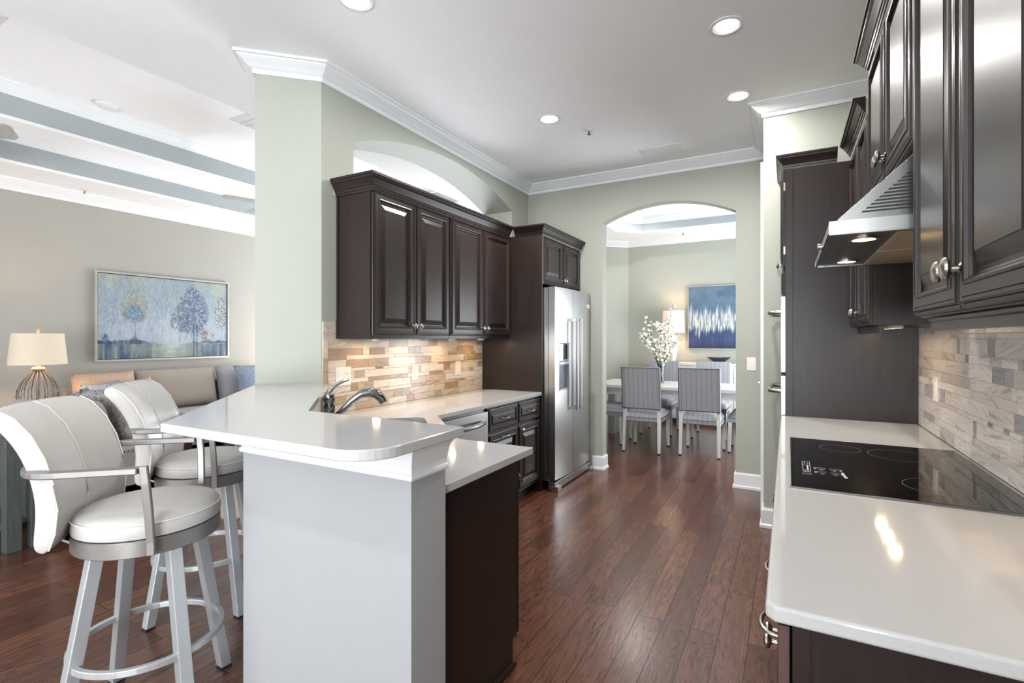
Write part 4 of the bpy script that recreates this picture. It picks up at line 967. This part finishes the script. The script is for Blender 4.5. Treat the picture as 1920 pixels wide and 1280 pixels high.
def landscape(x, y):
    x0, y0 = x, y
    N = lambda a, b, s: smooth_noise(x0, y0, a, b, s); col = np.zeros((len(x), 3))
    def blend(c, k): k = np.clip(k, 0, 1); col[:] = col*(1-k[:, None])+np.array(c)[None]*k[:, None]
    col[:] = (170, 184, 194)
    blend((136, 160, 174), np.clip((y-.4)*1.6, 0, 1)*(.2+.8*N(34, 3, 1))); blend((190, 190, 170), np.clip((y-.3)*1.3, 0, 1)*N(11, 3, 2)**2*1.1)
    blend((186, 198, 214), np.clip(1-np.abs(y-.34)*3.4, 0, 1)*(.4+.5*N(7, 6, 3))); blend((206, 212, 220), np.clip(1-np.hypot((x-.53)/.16, (y-.3)/.3), 0, 1)*.8)
    blend((150, 168, 182), N(60, 3, 4)**3*.6)
    x = x0+.022*(N(46, 34, 61)-.5); y = y0+.03*(N(40, 30, 62)-.5)
    def trunk(cx, base, top, w, c, k=.8): blend(c, np.clip((w-np.abs(x0+.004*(N(3, 9, 70)-.5)-cx))/.0025, 0, 1)*((y0 > base) & (y0 < top))*k)
    def crown_(cx, cy, rx, ry, cols, dens, sd):
        d = np.hypot((x-cx)/(rx*(1.08-.55*np.clip((y-cy)/ry, -1, 1)*.6)), (y-cy)/ry)
        ins = np.clip((1.04-d)*3.2, 0, 1)*np.clip(N(64, 46, sd)*2.4-.05-.35*d, 0, 1)
        for i, c in enumerate(cols): blend(c, ins*dens*np.clip((N(120+20*i, 84, sd+i)-.10-.16*i)*3, 0, 1))
        blend((216, 220, 222), ins*(N(150, 100, sd+9) > .72)*.75*dens)
    crown_(.085, .58, .055, .20, [(150, 166, 182), (140, 154, 172)], .55, 100); trunk(.078, .2, .45, .0016, (130, 146, 166), .6); trunk(.088, .2, .45, .0014, (130, 146, 166), .5)
    crown_(.245, .64, .095, .23, [(176, 160, 122), (140, 152, 152)], .95, 110); crown_(.25, .55, .08, .11, [(84, 122, 158), (104, 144, 168)], .9, 120); trunk(.252, .2, .48, .0026, (96, 112, 150))
    crown_(.365, .42, .032, .12, [(150, 162, 174)], .5, 130); trunk(.366, .2, .34, .0012, (150, 160, 176), .5)
    crown_(.595, .50, .075, .20, [(126, 142, 156), (92, 112, 132), (150, 160, 160)], .95, 140); trunk(.588, .18, .38, .0028, (70, 76, 90)); trunk(.602, .22, .36, .0018, (70, 76, 90))
    crown_(.70, .62, .125, .34, [(126, 146, 164), (92, 112, 140), (80, 96, 128)], .95, 150); crown_(.655, .48, .07, .18, [(112, 134, 156), (84, 104, 134)], .9, 160)
    crown_(.945, .60, .06, .24, [(150, 146, 142), (206, 206, 200), (66, 78, 104)], .95, 170); trunk(.945, .22, .42, .0012, (110, 116, 134), .6)
    crown_(.80, .285, .032, .075, [(150, 122, 90), (116, 96, 84)], 1, 180); trunk(.80, .18, .25, .002, (90, 80, 80)); crown_(.872, .28, .024, .055, [(156, 142, 128)], .9, 190); trunk(.872, .18, .25, .0016, (90, 80, 80))
    crown_(.65, .26, .016, .06, [(150, 150, 130)], .7, 195)
    for cx, c2, sd in ((.05, (50, 76, 122), 200), (.25, (112, 96, 112), 210)):
        hw = .052*(1-(y-.18)/.14); blend(c2, np.clip((hw-np.abs(x-cx))*50, 0, 1)*((y > .17) & (y < .32))*(.35+.65*N(80, 60, sd)))
    sh = .19+.05*N(16, 1, 13)*np.clip(np.abs(x0-.53)*5-.3, 0, 1)
    blend((52, 64, 100), np.clip((sh-y)*60, 0, 1)*(y0 > .165)*np.clip(np.abs(x0-.53)*6-.5, 0, 1)*(.45+.55*N(70, 24, 8)))
    k = np.clip((.176-y0)*160, 0, 1); ax = np.abs(x0-.53)
    blend((124, 142, 146), k*.9); blend((60, 88, 118), k*N(44, 4, 21)*np.clip(.1+2.2*ax, 0, 1)*1.5); blend((178, 180, 142), k*np.clip(1-ax*2.6, 0, 1)*(.25+.7*N(14, 26, 22)))
    blend((36, 60, 98), k*np.clip(1-y0/.09, 0, 1)*N(44, 3, 23)*np.clip(ax*3-.1, 0, 1)*1.2); blend((170, 178, 160), k*N(50, 3, 24)**3*.9); blend((192, 200, 210), k*np.clip(1-np.abs(x0-.53)*7, 0, 1)*N(8, 30, 26)*.9)
    blend((206, 212, 220), np.clip(1-np.abs(y0-.174)/.007, 0, 1)*np.clip(N(40, 2, 25)*2-.7, 0, 1)*.8)
    for cx in (.24, .80, .86, .92): blend((204, 206, 206), k*np.clip(1-np.abs(x-cx)/.012, 0, 1)*np.clip((y0-.06)*9, 0, 1)*.55)
    for cx in (.705, .732): trunk(cx, .0, .42, .0048, (38, 50, 84), .9)
    trunk(.684, .24, .30, .002, (60, 66, 90), .7)
    return col*(.88+.14*(N(190, 26, 40)-.5))[:, None]
PX = -7.3
r = thing('painting', 'framed landscape painting of pale blue trees beside water', 'painting', (PX, 3.69, 1.63))
y0, y1, z0, z1 = 2.87, 4.515, 1.088, 2.19
m = MB(); m.sweep([(y0, z0), (y1, z0), (y1, z1), (y0, z1)], [(0, 0), (0, .045), (-.022, .045), (-.022, 0)], closed=True)
for v in m.bm.verts: v.co = Vector((PX+.001+v.co.z, v.co.x, v.co.y))
obj('picture_frame', m, M['frame'], r)
obj('backing', bx((PX+.001, y0+.022, z0+.022), (PX+.026, y1-.022, z1-.022)), M['black'], r)
canvas(r, (PX+.03, y0+.030, z0+.030), Y, y1-y0-.06, z1-z0-.06, 300, 200, landscape)
def blueart(x, y):
    N = lambda a, b, s: smooth_noise(x, y, a, b, s); col = np.zeros((len(x), 3))
    def blend(c, k): col[:] = col*(1-k[:, None])+np.array(c)[None]*k[:, None]
    col[:] = (72, 96, 120)
    blend((112, 136, 154), np.clip((y-.45)*2.2, 0, 1)*(.35+.5*(N(90, 90, 2) > .5))); blend((52, 72, 100), N(10, 8, 3)**2*.6)
    blend((88, 112, 134), np.clip((y-.55)*2, 0, 1)*.4*N(60, 60, 12))
    blend((36, 50, 86), np.clip((.40-y)*6, 0, 1)); blend((62, 80, 120), np.clip((.36-y)*6, 0, 1)*N(40, 2, 4)*.8); blend((22, 30, 58), np.clip((.12-y)*8, 0, 1)*.7)
    lo = .06+.20*N(30, 1, 6)+.16*N(95, 1, 7); hi = .50+.16*N(26, 1, 8)+.16*N(100, 1, 18)
    wv = .75+.4*N(34, 1, 15)
    k = np.clip((y-lo)*10, 0, 1)*np.clip((hi-y)*7, 0, 1)*wv; blend((206, 205, 196), np.clip(k*(N(90, 10, 9)*2.0-.15), 0, 1)); blend((140, 142, 140), k*(N(120, 50, 10) > .66)*.6)
    return col
r = thing('painting', 'blue abstract painting with white feathered strokes in dining room', 'painting', (-.85, 8.85, 1.7))
x0, x1, z0, z1 = -1.465, -.25, 1.189, 2.237
m = MB(); m.sweep([(x0, z0), (x1, z0), (x1, z1), (x0, z1)], [(0, 0), (0, .04), (-.012, .04), (-.012, 0)], closed=True)
for v in m.bm.verts: v.co = Vector((v.co.x, 8.849-v.co.z, v.co.y))
obj('picture_frame', m, M['frame'], r); obj('backing', bx((x0+.012, 8.849, z0+.012), (x1-.012, 8.822, z1-.012)), M['black'], r)
canvas(r, (x0+.014, 8.819, z0+.014), X, x1-x0-.028, z1-z0-.028, 200, 160, blueart)
# console table behind the sofa at the left edge
r = thing('console_table', 'grey green wooden console table at the left edge', 'table', (-5.0, 1.25, 0))
obj('tabletop', bx((-5.7, 1.235, .74), (-4.34, 1.455, .79)), M['console'], r, bevel=.004)
for x in (-5.65, -4.387):
    for y in (1.29, 1.412): obj('leg', bx((x-.04, y-.04, 0), (x+.04, y+.04, .74)), M['console'], r, bevel=.004)
obj('shelf', bx((-5.61, 1.27, .12), (-4.43, 1.44, .16)), M['console'], r)
obj('panel', bx((-5.61, 1.40, .16), (-4.43, 1.415, .74)), M['console'], r)
m = MB(); m.box((-6.2, 2.3, 0), (-3.66, 5.3, .014)); tag(obj('rug', m, M['rug']), 'beige textured rug on the living room floor', 'rug')
r = thing('coffee_table', 'dark brown coffee table on the living room rug', 'table', (-5.25, 3.6, .014))
obj('tabletop', bx((-5.7, 3.0, .38), (-4.85, 4.2, .43)), M['brownwood'], r, bevel=.004)
for x in (-5.65, -4.9):
    for y in (3.05, 4.15): obj('leg', bx((x-.035, y-.035, .014), (x+.035, y+.035, .38)), M['brownwood'], r)
# ------------------------------------------------------------------ dining room
def make_chair(label):
    r = thing('dining_chair', label, 'chair', (0, 0, 0), 'dining chairs')     # faces +y, origin on the floor at seat centre
    m = MB(); n = 10; hw, y0, y1 = .225, -.24, .27
    G = []
    for i in range(n+1):
        row = []
        for j in range(n+1):
            a, b = i/n*2-1, j/n*2-1
            z = .425+.085*((1-abs(a)**4)*(1-abs(b)**4))**.5
            row.append(m.v((a*hw, y0+(y1-y0)*(b+1)/2, z)))
        G.append(row)
    for i in range(n):
        for j in range(n): m.face((G[i][j], G[i+1][j], G[i+1][j+1], G[i][j+1]))
    obj('seat', m, M['seatfab'], r, smooth='all')
    obj('seat_rail', bx((-.228, -.245, .365), (.228, .275, .425)), M['seatfab'], r, bevel=.004)
    m = MB(); lo, hi = [], []
    P = lambda y, z, t: [(-.232, y-t, z), (.232, y-t, z), (.232, y+t, z), (-.232, y+t, z)]
    m.hexa(P(-.245, .52, .028), P(-.305, 1.03, .028)); bk = obj('backrest', m, M['seatfab'], r, bevel=.012, seg=3)
    m = MB()
    for sd in (-1, 1):
        for k in range(34):
            t = k/33; m.ball((sd*.222, -.275-.06*t, .53+.49*t), .0055, 1)
    for k in range(30):
        t = -.215+.43*k/29; m.ball((t, -.335, 1.02), .0055, 1); m.ball((t, -.275, .53), .0055, 1)
        m.ball((t, -.246, .415), .005, 1); m.ball((t, -.246, .372), .005, 1)
    for k in range(34):
        t = -.24+.51*k/33
        for sd in (-1, 1): m.ball((sd*.229, t, .415), .005, 1)
    obj('nailhead_trim', m, M['nail'], r)
    for sx in (-1, 1):
        for y, yb, tp in ((-.225, -.275, .52), (.245, .255, .365)):
            m = MB(); f = lambda x, yy, z, w: [(x-w, yy-w, z), (x+w, yy-w, z), (x+w, yy+w, z), (x-w, yy+w, z)]
            m.hexa(f(sx*.212, yb, .012, .015), f(sx*.205, y, tp, .022)); l = obj('leg', m, M['whitewood'], r, bevel=.003)
            m = MB(); m.hexa(f(sx*.212, yb, 0, .014), f(sx*.212, yb, .012, .015)); obj('glide', m, M['foot'], l)
    return r
ch = make_chair('striped dining chair seen from behind, left of the near pair')
for i, (x, y, a, lab) in enumerate(((-1.54, 6.30, 0, None), (-.895, 6.40, 0, 'striped dining chair seen from behind, right of the near pair'),
        (-1.645, 7.50, 180, 'striped dining chair behind the flower vase, far side of table'), (-.94, 7.50, 180, 'striped dining chair below the dark bowl, far side of table'),
        (-2.13, 6.56, -90, 'dining chair cut by the left side of the arched doorway'), (-.36, 6.76, 90, 'dining chair cut by the right side of the arched doorway'))):
    c = ch if i == 0 else copy_tree(ch)
    c.location = (x, y, 0); c.rotation_euler.z = R(a)
    if lab: c['label'] = lab
r = thing('dining_table', 'whitewashed rectangular dining table behind the arched doorway', 'table', (-1.26, 6.9, 0))
obj('tabletop', bx((-2.30, 6.42, .72), (-.16, 7.36, .76)), M['whitewood'], r, bevel=.004)
obj('table_apron', bx((-2.20, 6.50, .63), (-.26, 7.28, .72)), M['whitewood'], r)
for x in (-2.22, -.24):
    obj('leg', bx((x-.05, 7.02, 0), (x+.05, 7.27, .63)), M['whitewood'], r, bevel=.004)
r = thing('sideboard', 'pale panelled sideboard against the dining room back wall', 'sideboard', (-1.15, 8.6, 0))
obj('carcass', bx((-2.0, 8.40, .08), (-.30, 8.82, .94)), M['whitewood'], r, bevel=.003)
obj('top', bx((-2.03, 8.37, .94), (-.27, 8.825, .975)), M['whitewood'], r, bevel=.003)
for k in range(4):
    m = MB(); m.rings((-1.98+.42*k, 8.40, .12), X, Z, .40, .78, [(0, 0), (0, .012), (.05, .012), (.055, .005), (.06, .005)]); q = obj('door', m, M['whitewood'], r)
    knob(q, Vector((-1.98+.42*k+(.36 if k % 2 == 0 else .04), 8.388, .56)), -Y)
m = MB()
for x in (-1.95, -.35):
    for y in (8.44, 8.78): m.box((x-.03, y-.03, 0), (x+.03, y+.03, .08))
obj('foot', m, M['whitewood'], r)
DX, DY = -1.65, 8.55
r = thing('table_lamp', 'lit lamp with pale pink drum shade on the sideboard', 'lamp', (DX, DY, .975))
m = MB(); m.lathe([(.08, .975), (.08, .99), (.03, 1.0), (.055, 1.1), (.07, 1.2), (.05, 1.32), (.02, 1.38), (.015, 1.5), (0, 1.5)], (DX, DY, 0), Z, 24); obj('base', m, M['plate'], r, smooth=True)
m = MB(); m.lathe([(.178, 1.46), (.168, 1.82), (.166, 1.82), (.176, 1.46)], (DX, DY, 0), Z, 40, closed=True); obj('lamp_shade', m, M['shade2'], r, smooth=True)
m = MB(); m.lathe([(.006, 1.5), (.006, 1.82), (.011, 1.825), (.011, 1.85), (0, 1.852)], (DX, DY, 0), Z, 10); obj('finial', m, M['nickel'], r, smooth=True)
bulb(DX, DY, 1.62, 9)
m = MB(); n = 40; prof = [(.05, 0), (.075, .006), (.15, .04), (.21, .078), (.205, .082), (.145, .046), (.07, .014), (0, .012)]
BXc = (-.955, 8.58, .976)
m.lathe(prof, BXc, Z, n, sx=.6)
for v in m.bm.verts:
    v.co.z += .5*(v.co.x-BXc[0])**2
tag(obj('bowl', m, M['bowl'], smooth=True), 'dark blue boat shaped bowl on the sideboard', 'bowl')
# vase with blossom branches
VX, VY = -1.46, 7.28-.03
r = thing('vase', 'clear cylinder glass vase on the dining table', 'vase', (VX, VY, .76))
VY = 7.02; VX = -1.53; r.location = (VX, VY, .76)
m = MB(); m.lathe([(0, .7605), (.050, .7605), (.052, .765), (.052, 1.0), (.0485, 1.0), (.0485, .772), (0, .772)], (VX, VY, 0), Z, 28); obj('glass_body', m, M['glass'], r, smooth=True)
rn = random.Random(12)
for k in range(8):
    a = 2*math.pi*k/8+.3; d = Vector((math.cos(a), math.sin(a), 0)); sp = [.12, .3, .2, .34, .16, .32, .1, .26][k]; top = [1.72, 1.52, 1.62, 1.40, 1.66, 1.46, 1.56, 1.34][k]
    o = MB(); pts = [Vector((VX, VY, 0))-d*.03+Z*.78, Vector((VX, VY, 0))+d*.03+Z*1.0]
    for t in (.35, .6, .8, 1): pts.append(Vector((VX, VY, 0))+d*(.03+sp*t**1.2)+Z*(1.0+(top-1.0)*t)+Vector((rn.uniform(-.02, .02), rn.uniform(-.02, .02), 0)))
    o.tube(pts, [.007, .006, .005, .0042, .0035, .002], 6)
    tw = []
    for q in range(5):
        i = rn.choice([1, 2, 3, 4]); p0 = pts[i].lerp(pts[i+1], rn.random()) if i+1 < len(pts) else pts[i]
        p1 = p0+Vector((rn.uniform(-.12, .12), rn.uniform(-.12, .12), rn.uniform(.03, .16))); o.tube([p0, p0.lerp(p1, .5)+Z*.01, p1], [.0035, .0028, .0015], 5); tw.append((p0, p1))
    b = tag(obj('blossom_branch', o, M['twig'], loc=(VX, VY, .78)), 'branch with white blossoms standing in the glass vase', 'branch', 'blossom branches in the vase')
    fl = MB(); lf = MB()
    segs = [(pts[i], pts[i+1]) for i in (2, 3, 4)]+tw
    for p0, p1 in segs:
        for q in range(7):
            p = p0.lerp(p1, rn.random())+Vector((rn.uniform(-.022, .022),)*1+(rn.uniform(-.022, .022), rn.uniform(-.02, .02)))
            if rn.random() < .70: fl.ball(p, rn.uniform(.014, .026), 1, (1, 1, .7))
            else:
                u = Vector((rn.uniform(-1, 1), rn.uniform(-1, 1), rn.uniform(-.4, .6))).normalized(); s_ = u.orthogonal().normalized()
                vs = [lf.v(p), lf.v(p+u*.02+s_*.009), lf.v(p+u*.045), lf.v(p+u*.02-s_*.009)]; lf.face(vs)
    obj('blossom', fl, M['petal'], b, smooth='all')['kind'] = 'stuff'
    obj('leaf', lf, M['leaf'], b)['kind'] = 'stuff'
